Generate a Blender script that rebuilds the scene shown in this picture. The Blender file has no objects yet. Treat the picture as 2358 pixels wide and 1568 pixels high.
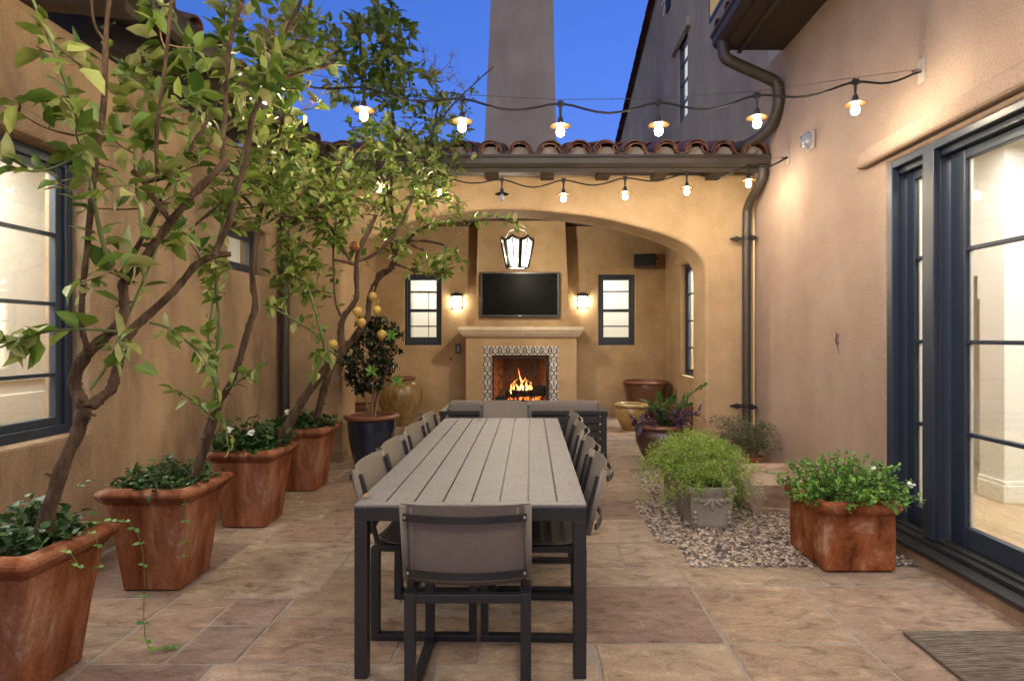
import bpy, math, random
from mathutils import Vector, Matrix
R = math.radians
sc = bpy.context.scene
COL = sc.collection
# ---------------------------------------------------------------- camera
F, PX, PY, H = 1380.0, 1222.0, 776.0, 1.45      # focal length / principal point of a 2358 px wide frame, eye height
cd = bpy.data.cameras.new('camera'); cam = bpy.data.objects.new('camera', cd); COL.objects.link(cam)
cam.location = (0, 0, H); cam.rotation_euler = (R(90), 0, 0)
cd.sensor_width = 36; cd.lens = 36 * F / 2358
cd.shift_x = -(PX - 1179) / 2358; cd.shift_y = (PY - 784) / 2358
cd.clip_start = .05; cd.clip_end = 500
sc.camera = cam
# ---------------------------------------------------------------- dusk sky, afterglow, exposure
w = bpy.data.worlds.new("World"); sc.world = w; w.use_nodes = True
nt = w.node_tree; bg = nt.nodes['Background']
sk = nt.nodes.new('ShaderNodeTexSky'); sk.sky_type = 'NISHITA'; sk.sun_disc = False
sk.sun_elevation = R(-1.0); sk.sun_rotation = R(200); sk.ozone_density = 4.2; sk.air_density = 1.0; sk.dust_density = .8
nt.links.new(sk.outputs[0], bg.inputs[0]); bg.inputs[1].default_value = 1.95
sl = bpy.data.lights.new('sun', 'SUN'); sl.energy = 0.95; sl.angle = R(85); sl.color = (1, .88, .75)
so = bpy.data.objects.new('sun', sl); COL.objects.link(so); so.rotation_euler = (R(50), 0, R(-34)); so.location = (0, -8, 9)
sc.view_settings.view_transform = 'Standard'; sc.view_settings.look = 'None'
sc.view_settings.exposure = 0.45; sc.view_settings.gamma = 1
sc.cycles.use_denoising = True
sc.cycles.max_bounces = 8; sc.cycles.transparent_max_bounces = 16
sc.cycles.caustics_reflective = False; sc.cycles.caustics_refractive = False

def at(px, py, d):
    return Vector(((px - PX) * d / F, d, H - (py - PY) * d / F))

# ---------------------------------------------------------------- materials
def node(m, t, **k):
    n = m.node_tree.nodes.new(t)
    for a, b in k.items(): setattr(n, a, b)
    return n
def setramp(r, cols, lo=.3, hi=.7):
    e = r.color_ramp.elements
    while len(e) < len(cols): e.new(.5)
    for i, c in enumerate(cols):
        e[i].position = lo + (hi - lo) * i / max(1, len(cols) - 1)
        e[i].color = (*c, 1)
def M(name, cols, scale=3., stretch=(1, 1, 1), detail=6, rough=.7, bump=0., bscale=40., bstretch=None, metal=0., spec=.4,
      island=0., mottle=0., mscale=.8, mstretch=(1, 1, 1), dist=0., trans=0., isl_cols=None, lo=.3, hi=.7, coat=0., rvar=0., fine=0.):
    m = bpy.data.materials.new(name); m.use_nodes = True
    nt = m.node_tree; L = nt.links.new; b = nt.nodes['Principled BSDF']
    tc = node(m, 'ShaderNodeTexCoord')
    def noise(s, st, det, dd=0.):
        mp = node(m, 'ShaderNodeMapping'); mp.inputs['Scale'].default_value = st
        L(tc.outputs['Object'], mp.inputs[0])
        n = node(m, 'ShaderNodeTexNoise'); n.inputs['Scale'].default_value = s; n.inputs['Detail'].default_value = det
        n.inputs['Distortion'].default_value = dd; n.inputs['Roughness'].default_value = .66
        L(mp.outputs[0], n.inputs['Vector']); return n, mp
    if isl_cols:
        g = node(m, 'ShaderNodeNewGeometry'); r = node(m, 'ShaderNodeValToRGB'); setramp(r, isl_cols, 0, 1)
        L(g.outputs['Random Per Island'], r.inputs[0]); c = r.outputs[0]
        if len(cols) > 1:
            n, mp = noise(scale, stretch, detail, dist); r2 = node(m, 'ShaderNodeValToRGB'); setramp(r2, cols, lo, hi)
            if island:
                vm = node(m, 'ShaderNodeVectorMath', operation='SCALE'); vm.inputs['Scale'].default_value = 37.; cx = node(m, 'ShaderNodeCombineXYZ')
                for i in range(3): L(g.outputs['Random Per Island'], cx.inputs[i])
                L(cx.outputs[0], vm.inputs[0]); L(vm.outputs[0], mp.inputs['Location'])
            L(n.outputs['Fac'], r2.inputs[0])
            mx = node(m, 'ShaderNodeMix', data_type='RGBA', blend_type='MULTIPLY'); mx.inputs[0].default_value = 1
            L(c, mx.inputs[6]); L(r2.outputs[0], mx.inputs[7]); c = mx.outputs[2]
    else:
        n, mp = noise(scale, stretch, detail, dist)
        if island:
            g = node(m, 'ShaderNodeNewGeometry'); vm = node(m, 'ShaderNodeVectorMath', operation='SCALE')
            cx = node(m, 'ShaderNodeCombineXYZ')
            for i in range(3): L(g.outputs['Random Per Island'], cx.inputs[i])
            L(cx.outputs[0], vm.inputs[0]); vm.inputs['Scale'].default_value = 37.
            L(vm.outputs[0], mp.inputs['Location'])
        r = node(m, 'ShaderNodeValToRGB'); setramp(r, cols, lo, hi); L(n.outputs['Fac'], r.inputs[0]); c = r.outputs[0]
        if island:
            mr = node(m, 'ShaderNodeMapRange'); mr.inputs[3].default_value = 1 - island; mr.inputs[4].default_value = 1 + island
            L(g.outputs['Random Per Island'], mr.inputs[0])
            hs = node(m, 'ShaderNodeHueSaturation'); L(c, hs.inputs['Color']); L(mr.outputs[0], hs.inputs['Value'])
            mr2 = node(m, 'ShaderNodeMapRange'); mr2.inputs[3].default_value = .5 + .03 * island; mr2.inputs[4].default_value = .5 - .05 * island
            mt = node(m, 'ShaderNodeMath', operation='FRACT'); mm = node(m, 'ShaderNodeMath', operation='MULTIPLY'); mm.inputs[1].default_value = 7.31
            L(g.outputs['Random Per Island'], mm.inputs[0]); L(mm.outputs[0], mt.inputs[0]); L(mt.outputs[0], mr2.inputs[0])
            L(mr2.outputs[0], hs.inputs['Hue']); c = hs.outputs[0]
    if mottle:
        n3, _ = noise(mscale, mstretch, 5, .4); mr = node(m, 'ShaderNodeMapRange')
        mr.inputs[1].default_value = .3; mr.inputs[2].default_value = .7; mr.inputs[3].default_value = 1 - mottle; mr.inputs[4].default_value = 1 + mottle * .6
        L(n3.outputs['Fac'], mr.inputs[0]); hs = node(m, 'ShaderNodeHueSaturation'); L(c, hs.inputs['Color']); L(mr.outputs[0], hs.inputs['Value']); c = hs.outputs[0]
    if fine:
        n4, _ = noise(70, (1, 1, 1), 5); mr = node(m, 'ShaderNodeMapRange')
        mr.inputs[1].default_value = .3; mr.inputs[2].default_value = .7; mr.inputs[3].default_value = 1 - fine; mr.inputs[4].default_value = 1 + fine
        L(n4.outputs['Fac'], mr.inputs[0]); hs = node(m, 'ShaderNodeHueSaturation'); L(c, hs.inputs['Color']); L(mr.outputs[0], hs.inputs['Value']); c = hs.outputs[0]
    L(c, b.inputs['Base Color'])
    b.inputs['Roughness'].default_value = rough; b.inputs['Metallic'].default_value = metal
    b.inputs['Specular IOR Level'].default_value = spec
    if coat: b.inputs['Coat Weight'].default_value = coat; b.inputs['Coat Roughness'].default_value = .12
    if rvar:
        n5, _ = noise(6, (1, 1, 1), 5); mr = node(m, 'ShaderNodeMapRange'); mr.inputs[3].default_value = rough - rvar; mr.inputs[4].default_value = rough + rvar
        L(n5.outputs['Fac'], mr.inputs[0]); L(mr.outputs[0], b.inputs['Roughness'])
    if bump:
        n2, _ = noise(bscale, bstretch or (1, 1, 1), 6); bp = node(m, 'ShaderNodeBump'); bp.inputs['Strength'].default_value = bump; bp.inputs['Distance'].default_value = .01
        L(n2.outputs['Fac'], bp.inputs['Height']); L(bp.outputs[0], b.inputs['Normal'])
    if trans:
        t = node(m, 'ShaderNodeBsdfTranslucent'); L(c, t.inputs[0]); mx = node(m, 'ShaderNodeMixShader'); mx.inputs[0].default_value = trans
        L(b.outputs[0], mx.inputs[1]); L(t.outputs[0], mx.inputs[2]); L(mx.outputs[0], nt.nodes['Material Output'].inputs[0])
    return m
def emis(name, col, s):
    m = bpy.data.materials.new(name); m.use_nodes = True; nt = m.node_tree
    e = node(m, 'ShaderNodeEmission'); e.inputs[0].default_value = (*col, 1); e.inputs[1].default_value = s
    nt.links.new(e.outputs[0], nt.nodes['Material Output'].inputs[0]); return m
def glassmat(name, tint=(1, 1, 1), refl=.6):
    m = bpy.data.materials.new(name); m.use_nodes = True; nt = m.node_tree
    a = node(m, 'ShaderNodeBsdfTransparent'); a.inputs[0].default_value = (*tint, 1)
    g = node(m, 'ShaderNodeBsdfGlossy'); g.inputs['Roughness'].default_value = .02
    f = node(m, 'ShaderNodeFresnel'); mm = node(m, 'ShaderNodeMath', operation='MULTIPLY'); mm.inputs[1].default_value = refl
    mx = node(m, 'ShaderNodeMixShader'); nt.links.new(f.outputs[0], mm.inputs[0]); nt.links.new(mm.outputs[0], mx.inputs[0])
    nt.links.new(a.outputs[0], mx.inputs[1]); nt.links.new(g.outputs[0], mx.inputs[2]); nt.links.new(mx.outputs[0], nt.nodes['Material Output'].inputs[0]); return m

STUC = M('stucco', [(.35, .235, .125), (.43, .295, .165), (.48, .335, .20)], 2.2, rough=.92, bump=.55, bscale=75, mottle=.13, mscale=.7, mstretch=(1, 1, .35), spec=.15, fine=.2)
STUCP = M('stucco_pink', [(.315, .225, .17), (.36, .26, .198), (.40, .295, .228)], 1.6, rough=.92, bump=.6, bscale=75, mottle=.12, mscale=.6, mstretch=(1, 1, .4), spec=.15, fine=.2)
STUCW = M('stucco_weathered', [(.19, .128, .088), (.35, .24, .15), (.43, .30, .19)], 1.7, stretch=(1, 1.3, .55), rough=.93, bump=.6, bscale=75, mottle=.3, mscale=1.3, mstretch=(1, 1, .45), spec=.15, fine=.2)
STUCG = M('stucco_upper', [(.29, .24, .175), (.35, .29, .21), (.40, .335, .245)], 1.3, rough=.93, bump=.5, bscale=60, mottle=.24, mscale=.7, mstretch=(1, 1, .4), spec=.15, fine=.16)
CAST = M('cast_stone', [(.50, .41, .29), (.60, .50, .37), (.66, .56, .43)], 6, rough=.8, bump=.2, bscale=60)
FRAME = M('frame_paint', [(.018, .027, .046), (.022, .033, .054)], 4, rough=.38, spec=.5)
FRAMEB = M('frame_edge', [(.028, .038, .056), (.034, .045, .064)], 4, rough=.35)
BRONZE = M('bronze_metal', [(.038, .030, .024), (.056, .044, .034)], 5, rough=.45, spec=.5, mottle=.1)
DARKWOOD = M('dark_wood', [(.035, .024, .017), (.06, .042, .03)], 3, stretch=(6, 1, 6), rough=.75)
ROOFT = M('clay_tile', [(.06, .032, .024), (.15, .068, .042), (.26, .14, .09)], 9, rough=.55, bump=.3, bscale=30, island=.35, spec=.2)
MORTAR = M('tile_mortar', [(.30, .25, .2), (.42, .36, .3)], 14, rough=.95, bump=.6, bscale=40)
CREAM = M('cream_paint', [(.75, .73, .66), (.78, .76, .69)], 2, rough=.7)
CREAMT = M('cream_trim', [(.8, .77, .68), (.82, .79, .7)], 2, rough=.5)
LINEN = M('linen_blind', [(.68, .65, .55), (.78, .75, .65)], 60, stretch=(1, 1, 1), rough=.9, trans=.3)
OAK = M('oak_floor', [(.34, .23, .13), (.44, .32, .19), (.5, .38, .25)], 4, stretch=(8, 1, 1), rough=.45, island=.15)
GLASSF = glassmat('window_glass_high', (.97, .98, .97), .15)
GLASS = glassmat('window_glass', (.97, .98, .97), .4)
TERRA = M('terracotta', [(.085, .03, .014), (.18, .06, .026), (.26, .095, .045), (.33, .155, .092), (.47, .33, .265)], 6.5, stretch=(1, 1, .25), detail=13, rough=.88, bump=.35, bscale=50, dist=.35, mottle=.42, mscale=2.6, mstretch=(1, 1, .7), spec=.06, lo=.32, hi=.70, fine=.16)
TERRAW = M('terracotta_weathered', [(.10, .036, .016), (.24, .075, .026), (.31, .11, .045), (.44, .27, .18)], 7.5, stretch=(1, 1, .7), detail=13, rough=.92, bump=.45, bscale=35, dist=.4, mottle=.4, mscale=3, spec=.06, lo=.33, hi=.68, fine=.15)
SOIL = M('soil', [(.03, .02, .013), (.07, .048, .03)], 25, rough=1, bump=1, bscale=50)
STONEP = M('planter_stone', [(.20, .17, .13), (.30, .265, .205), (.35, .31, .245)], 8, rough=.95, bump=.5, bscale=40)
ROUGHST = M('rough_stone', [(.26, .17, .11), (.45, .32, .22), (.55, .44, .36)], 5, rough=.9, bump=.7, bscale=18)
BARK = M('bark', [(.028, .017, .011), (.075, .048, .031), (.15, .10, .068)], 22, stretch=(1, 1, .3), detail=10, rough=.95, bump=1.0, bscale=55, spec=.15)
GREENST = M('green_stem', [(.075, .105, .03), (.12, .15, .05)], 10, rough=.6)
TWIG = M('dry_twig', [(.20, .12, .065), (.30, .19, .11)], 10, rough=.9)
LEAF = M("lemon_leaf", [(.75, .8, .7), (1.1, 1.08, 1)], 30, isl_cols=[(.045, .095, .014), (.11, .19, .025), (.15, .225, .034), (.22, .285, .055), (.29, .325, .095), (.37, .355, .16)], rough=.42, trans=.32, spec=.45)
LEAFD = M('dark_leaf', [(1, 1, 1)], 3, isl_cols=[(.010, .022, .010), (.016, .032, .014), (.022, .042, .018), (.03, .052, .022)], rough=.25, spec=.6, trans=.08)
LEAFG = M('ground_leaf', [(1, 1, 1)], 3, isl_cols=[(.018, .045, .012), (.03, .07, .018), (.045, .10, .022), (.06, .13, .03)], rough=.45, trans=.2)
LEAFB = M('bright_leaf', [(1, 1, 1)], 3, isl_cols=[(.05, .145, .02), (.095, .23, .03), (.15, .31, .04), (.21, .37, .065)], rough=.5, trans=.25)
FERN = M('fern_leaf', [(1, 1, 1)], 3, isl_cols=[(.13, .27, .025), (.20, .38, .035), (.30, .48, .05), (.36, .50, .085), (.40, .42, .16), (.42, .32, .17)], rough=.6, trans=.25)
FERND = M('foxtail_leaf', [(1, 1, 1)], 3, isl_cols=[(.05, .11, .02), (.08, .17, .03), (.11, .22, .04)], rough=.6, trans=.2)
PURPLE = M('purple_leaf', [(1, 1, 1)], 3, isl_cols=[(.03, .015, .035), (.05, .025, .055), (.075, .04, .08)], rough=.5, trans=.1)
SUCC = M('succulent', [(.05, .085, .05), (.12, .16, .10), (.2, .22, .13)], 12, rough=.5)
PETAL = M('petal', [(.75, .73, .7), (.85, .83, .8)], 9, rough=.6, trans=.2)
LEMON = M('lemon_skin', [(.40, .25, .05), (.50, .34, .08)], 12, rough=.45, bump=.25, bscale=90)
ROTTEN = M('rotten_lemon_skin', [(.055, .02, .01), (.16, .06, .015), (.55, .28, .04)], 9, rough=.5, lo=.35, hi=.62)
DRYLEAF = M('dry_leaf', [(.30, .13, .04), (.45, .24, .08)], 15, rough=.8)
TABLE = M('table_plank', [(.125, .115, .11), (.18, .166, .158), (.21, .194, .186)], 46, stretch=(1, .8, 1), detail=8, rough=.5, bump=.25, bscale=120, mottle=.12, mscale=5, spec=.45, lo=.33, hi=.6)
CHAR = M('charcoal_metal', [(.018, .017, .017), (.024, .023, .023)], 6, rough=.42, spec=.45)
SLING = M('sling_fabric', [(.175, .147, .115), (.235, .20, .16)], 160, stretch=(1, 1, 1), rough=.8, bump=.3, bscale=400, mottle=.08, mscale=6)
CUSH = M('cushion_fabric', [(.17, .145, .13), (.20, .172, .155)], 120, rough=.95, bump=.3, bscale=200)
SCREW = M('screw', [(.35, .3, .26), (.4, .35, .3)], 5, rough=.35, metal=.8)
BLUEG = M('blue_glaze', [(.010, .016, .032), (.018, .028, .05)], 6, rough=.22, spec=.6, coat=.4)
BROWNG = M('brown_glaze', [(.07, .028, .014), (.13, .05, .025)], 4, stretch=(1, 1, .5), rough=.3, spec=.5, coat=.3)
MAROON = M('maroon_glaze', [(.05, .022, .018), (.085, .038, .028)], 4, rough=.35, spec=.5, coat=.2)
YELLOWG = M('ochre_glaze', [(.20, .12, .03), (.32, .21, .065), (.37, .26, .10)], 5, rough=.28, spec=.5, coat=.4)
URN = M('urn_glaze', [(.14, .075, .022), (.25, .16, .055), (.38, .29, .14)], 9, stretch=(1.6, 1.6, .22), rough=.35, spec=.5, coat=.3)
RIMC = M('rim_clay', [(.15, .055, .028), (.22, .085, .045)], 8, rough=.4)
BLACK = M('tv_black', [(.004, .004, .004), (.005, .005, .005)], 2, rough=.35, spec=.04)
BEZEL = M('tv_bezel', [(.02, .02, .022), (.025, .025, .027)], 2, rough=.3)
IRON = M('wrought_iron', [(.012, .011, .01), (.02, .018, .016)], 8, rough=.6)
BRICK = M('fire_brick', [(.30, .13, .05), (.42, .2, .08)], 8, rough=.9, bump=.3, bscale=30)
SOOT = M('soot_brick', [(.05, .03, .02), (.24, .11, .05)], 3, rough=.95)
CHARLOG = M('charred_log', [(.012, .01, .009), (.045, .032, .024)], 16, rough=1, bump=1, bscale=30)
TILEW = M('tile_white', [(.62, .56, .46), (.68, .62, .52)], 8, rough=.25)
TILEK = M('tile_black', [(.012, .012, .014), (.018, .018, .02)], 8, rough=.25)
TILEB = M('tile_blue', [(.03, .06, .17), (.05, .09, .22)], 8, rough=.25)
TILEO = M('tile_orange', [(.45, .13, .05), (.5, .16, .06)], 8, rough=.25)
MATM = M('doormat_pile', [(.06, .046, .037), (.18, .145, .116), (.36, .30, .245)], 11, stretch=(.9, 10, 1), detail=10, rough=1, bump=1, bscale=260, spec=.05)
PEB = M('pebble', [(1, 1, 1)], 3, isl_cols=[(.035, .032, .035), (.13, .095, .07), (.36, .27, .19), (.48, .38, .29), (.56, .46, .36), (.08, .075, .075), (.30, .2, .13), (.52, .42, .33)], rough=.6)
GRAVB = M('gravel_bed', [(.12, .09, .065), (.3, .23, .17)], 60, rough=1)
GROUND = M('ground_mortar', [(.26, .22, .18), (.35, .305, .255)], 20, rough=.95, bump=.5, bscale=60)
SLAB = M('flagstone', [(.50, .45, .42), (.80, .78, .76), (1.0, 1.0, .99), (1.12, 1.12, 1.1), (1.5, 1.52, 1.5)], 7.5, stretch=(1, 1.9, 1), detail=13, rough=.55, bump=.8, bscale=20, bstretch=(1, 2.2, 1), island=.3, dist=.55, mottle=.2, mscale=1.4, spec=.35, rvar=.14, lo=.33, hi=.67, fine=.2,
         isl_cols=[(.33, .23, .15), (.255, .165, .125), (.23, .165, .132), (.385, .285, .19), (.30, .195, .135), (.33, .245, .18), (.40, .30, .205)])
EMB = emis('bulb_glow', (1, .84, .60), 440)
PLATEM = M('ivory_plate', [(.42, .36, .29), (.47, .41, .33)], 4, rough=.5)
RUBBER = M('black_rubber', [(.010, .009, .008), (.014, .013, .012)], 4, rough=.6)
ENAMEL = M('white_enamel', [(.8, .78, .72), (.84, .82, .76)], 4, rough=.35)
STEEL = M('steel_wire', [(.12, .11, .1), (.16, .15, .14)], 4, rough=.4, metal=.6)
FROST = M('frosted_glass', [(.22, .25, .31), (.28, .31, .37)], 4, rough=.2, spec=.6)
SHADE = M('lamp_shade_dark', [(.014, .0075, .003), (.017, .009, .0035)], 4, rough=.5, spec=.02)
GECKO = M('lizard_skin', [(.05, .035, .03), (.11, .08, .065)], 40, rough=.8)

# ---------------------------------------------------------------- mesh helpers
class MB:
    def __init__(s): s.v = []; s.f = []; s.m = []
    def add(s, vs, fs, mi=0):
        n = len(s.v); s.v += [tuple(v) for v in vs]
        s.f += [tuple(i + n for i in f) for f in fs]; s.m += [mi] * len(fs)
    BF = [(0, 3, 2, 1), (4, 5, 6, 7), (0, 1, 5, 4), (1, 2, 6, 5), (2, 3, 7, 6), (3, 0, 4, 7)]
    def box(s, x0, x1, y0, y1, z0, z1, mi=0):
        s.add([(x0, y0, z0), (x1, y0, z0), (x1, y1, z0), (x0, y1, z0), (x0, y0, z1), (x1, y0, z1), (x1, y1, z1), (x0, y1, z1)], s.BF, mi)
        return s
    def mbox(s, mp, u0, u1, w0, w1, z0, z1, mi=0):
        s.add([mp(*p) for p in [(u0, w0, z0), (u1, w0, z0), (u1, w1, z0), (u0, w1, z0), (u0, w0, z1), (u1, w0, z1), (u1, w1, z1), (u0, w1, z1)]], s.BF, mi)
        return s
    def obox(s, c, size, rot, mi=0):
        hx, hy, hz = [a / 2 for a in size]; c = Vector(c)
        s.add([c + rot @ Vector(p) for p in [(-hx, -hy, -hz), (hx, -hy, -hz), (hx, hy, -hz), (-hx, hy, -hz), (-hx, -hy, hz), (hx, -hy, hz), (hx, hy, hz), (-hx, hy, hz)]], s.BF, mi)
        return s
    def tube(s, pts, r, n=8, mi=0, flat=1., jit=None):
        pts = [Vector(p) for p in pts]; k = len(pts)
        rs = [r] * k if not hasattr(r, '__len__') else list(r)
        if len(rs) == 2 and k != 2: rs = [rs[0] + (rs[1] - rs[0]) * i / (k - 1) for i in range(k)]
        u = None; vs = []; fs = []
        for i in range(k):
            t = (pts[min(i + 1, k - 1)] - pts[max(i - 1, 0)]).normalized()
            if u is None:
                u = t.cross(Vector((0, 0, 1)) if abs(t.z) < .9 else Vector((1, 0, 0))).normalized()
            else:
                u = (u - t * u.dot(t))
                u = u.normalized() if u.length > 1e-6 else t.orthogonal().normalized()
            v = t.cross(u)
            for j in range(n):
                a = 2 * math.pi * j / n
                vs.append(pts[i] + (u * math.cos(a) + v * math.sin(a) * flat) * (rs[i] * (1 + jit.uniform(-.11, .11)) if jit else rs[i]))
        for i in range(k - 1):
            for j in range(n):
                j2 = (j + 1) % n
                fs.append((i * n + j, i * n + j2, (i + 1) * n + j2, (i + 1) * n + j))
        fs.append(tuple(range(n - 1, -1, -1))); fs.append(tuple((k - 1) * n + j for j in range(n)))
        s.add(vs, fs, mi); return s
    def lathe(s, prof, c=(0, 0, 0), n=36, mi=0, wob=None):
        vs = []; fs = []; k = len(prof)
        for i, (r, z) in enumerate(prof):
            for j in range(n):
                a = 2 * math.pi * j / n; rr = r * (1 + (wob(a, z) if wob else 0))
                vs.append((c[0] + rr * math.cos(a), c[1] + rr * math.sin(a), c[2] + z))
        for i in range(k - 1):
            for j in range(n):
                j2 = (j + 1) % n; fs.append((i * n + j, i * n + j2, (i + 1) * n + j2, (i + 1) * n + j))
        s.add(vs, fs, mi); return s
    def sqloft(s, prof, c, cr=.03, m=4, mi=0, close=False):
        # prof: (half x, half y, z); rounded rectangle sections
        vs = []; fs = []; n = 4 * m
        for hx, hy, z in prof:
            q = min(cr, hx * .9, hy * .9)
            for qd, (sx, sy) in enumerate([(1, 1), (-1, 1), (-1, -1), (1, -1)]):
                for j in range(m):
                    a = math.pi / 2 * (qd + j / (m - 1))
                    vs.append((c[0] + sx * (hx - q) + q * math.cos(a), c[1] + sy * (hy - q) + q * math.sin(a), c[2] + z))
        for i in range(len(prof) - 1):
            for j in range(n):
                j2 = (j + 1) % n; fs.append((i * n + j, i * n + j2, (i + 1) * n + j2, (i + 1) * n + j))
        if close: fs.append(tuple((len(prof) - 1) * n + j for j in range(n)))
        s.add(vs, fs, mi); return s
    def prism(s, poly, mp, w0, w1, mi=0):
        k = len(poly)
        vs = [mp(a, w0, b) for a, b in poly] + [mp(a, w1, b) for a, b in poly]
        fs = [tuple(range(k)), tuple(range(2 * k - 1, k - 1, -1))] + [(i, i + k, (i + 1) % k + k, (i + 1) % k) for i in range(k)]
        s.add(vs, fs, mi); return s
    def ball(s, c, r, nu=12, nv=8, mi=0, sc_=(1, 1, 1)):
        pr = [(math.sin(math.pi * i / nv) * r, -math.cos(math.pi * i / nv) * r) for i in range(nv + 1)]
        vs = []; fs = []
        for i, (rr, z) in enumerate(pr):
            for j in range(nu):
                a = 2 * math.pi * j / nu; vs.append((c[0] + rr * math.cos(a) * sc_[0], c[1] + rr * math.sin(a) * sc_[1], c[2] + z * sc_[2]))
        for i in range(nv):
            for j in range(nu):
                j2 = (j + 1) % nu; fs.append((i * nu + j, i * nu + j2, (i + 1) * nu + j2, (i + 1) * nu + j))
        s.add(vs, fs, mi); return s
    def leaf(s, p, d, n, L, W, fold=.25, droop=.25, mi=0):
        d = d.normalized(); sd = d.cross(n)
        if sd.length < 1e-4: sd = d.orthogonal()
        sd.normalize(); n = sd.cross(d).normalized()
        def st(t, wd):
            c = p + d * (L * t) - n * (droop * L * t * t)
            h = n * (fold * wd * W * .5)
            return c + sd * (wd * W * .5) + h, c, c - sd * (wd * W * .5) + h
        a = st(.32, 1); b = st(.68, .82)
        tip = p + d * L - n * (droop * L)
        s.add([p, *a, *b, tip], [(0, 2, 1), (0, 3, 2), (1, 2, 5, 4), (2, 3, 6, 5), (4, 5, 7), (5, 6, 7)], mi)
    def build(s, name, mats, parent=None, smooth=False, bevel=0., seg=2):
        me = bpy.data.meshes.new(name); off = Vector((0, 0, 0)); q = parent
        while q is not None: off += q.location; q = q.parent
        me.from_pydata([(v[0] - off.x, v[1] - off.y, v[2] - off.z) for v in s.v], [], s.f)
        if not isinstance(mats, (list, tuple)): mats = [mats]
        for m in mats: me.materials.append(m)
        if len(mats) > 1: me.polygons.foreach_set('material_index', s.m)
        if smooth is True: me.polygons.foreach_set('use_smooth', [True] * len(s.f))
        o = bpy.data.objects.new(name, me); COL.objects.link(o)
        if smooth == 'auto' or (not isinstance(smooth, bool)):
            ang = 38 if smooth == 'auto' else smooth
            me.polygons.foreach_set('use_smooth', [True] * len(s.f))
            import bmesh
            bm = bmesh.new(); bm.from_mesh(me)
            for e in bm.edges:
                if len(e.link_faces) == 2 and e.calc_face_angle(0) > R(ang): e.smooth = False
            bm.to_mesh(me); bm.free()
        if bevel:
            b = o.modifiers.new('bevel', 'BEVEL'); b.width = bevel; b.segments = seg; b.limit_method = 'ANGLE'; b.angle_limit = R(40)
        if parent: o.parent = parent
        return o

def tag(o, label=None, cat=None, group=None, kind=None):
    if label: o['label'] = label
    if cat: o['category'] = cat
    if group: o['group'] = group
    if kind: o['kind'] = kind
    return o
def thing(name, label, cat, loc=(0, 0, 0), group=None):
    o = bpy.data.objects.new(name, None); COL.objects.link(o); o.location = loc; o.empty_display_size = .1
    return tag(o, label, cat, group)
def copy_tree(o, parent=None):
    c = o.copy(); COL.objects.link(c)
    if parent: c.parent = parent
    for ch in list(o.children): copy_tree(ch, c)
    return c
mpX = lambda X: (lambda u, w_, z: (X + w_, u, z))       # plane of constant X: u runs along Y
mpY = lambda Y: (lambda u, w_, z: (u, Y + w_, z))       # plane of constant Y: u runs along X
def wall_mesh(mp, us, zs, t, holes):
    """slab with rectangular holes; front at w=0, back at w=t"""
    U = sorted(set(list(us) + [a for h in holes for a in h[:2]])); Z = sorted(set(list(zs) + [a for h in holes for a in h[2:]]))
    mb = MB(); idx = {}
    def V(i, j, k):
        if (i, j, k) not in idx: idx[(i, j, k)] = len(mb.v); mb.v.append(tuple(mp(U[i], t if k else 0, Z[j])))
        return idx[(i, j, k)]
    def solid(i, j):
        if i < 0 or j < 0 or i >= len(U) - 1 or j >= len(Z) - 1: return False
        cu = (U[i] + U[i + 1]) / 2; cz = (Z[j] + Z[j + 1]) / 2
        return not any(h[0] < cu < h[1] and h[2] < cz < h[3] for h in holes)
    for i in range(len(U) - 1):
        for j in range(len(Z) - 1):
            if not solid(i, j): continue
            mb.f.append((V(i, j, 0), V(i + 1, j, 0), V(i + 1, j + 1, 0), V(i, j + 1, 0)))
            mb.f.append((V(i, j, 1), V(i, j + 1, 1), V(i + 1, j + 1, 1), V(i + 1, j, 1)))
            if not solid(i - 1, j): mb.f.append((V(i, j, 0), V(i, j + 1, 0), V(i, j + 1, 1), V(i, j, 1)))
            if not solid(i + 1, j): mb.f.append((V(i + 1, j, 0), V(i + 1, j, 1), V(i + 1, j + 1, 1), V(i + 1, j + 1, 0)))
            if not solid(i, j - 1): mb.f.append((V(i, j, 0), V(i, j, 1), V(i + 1, j, 1), V(i + 1, j, 0)))
            if not solid(i, j + 1): mb.f.append((V(i, j + 1, 0), V(i + 1, j + 1, 0), V(i + 1, j + 1, 1), V(i, j + 1, 1)))
    mb.m = [0] * len(mb.f)
    return mb
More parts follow.
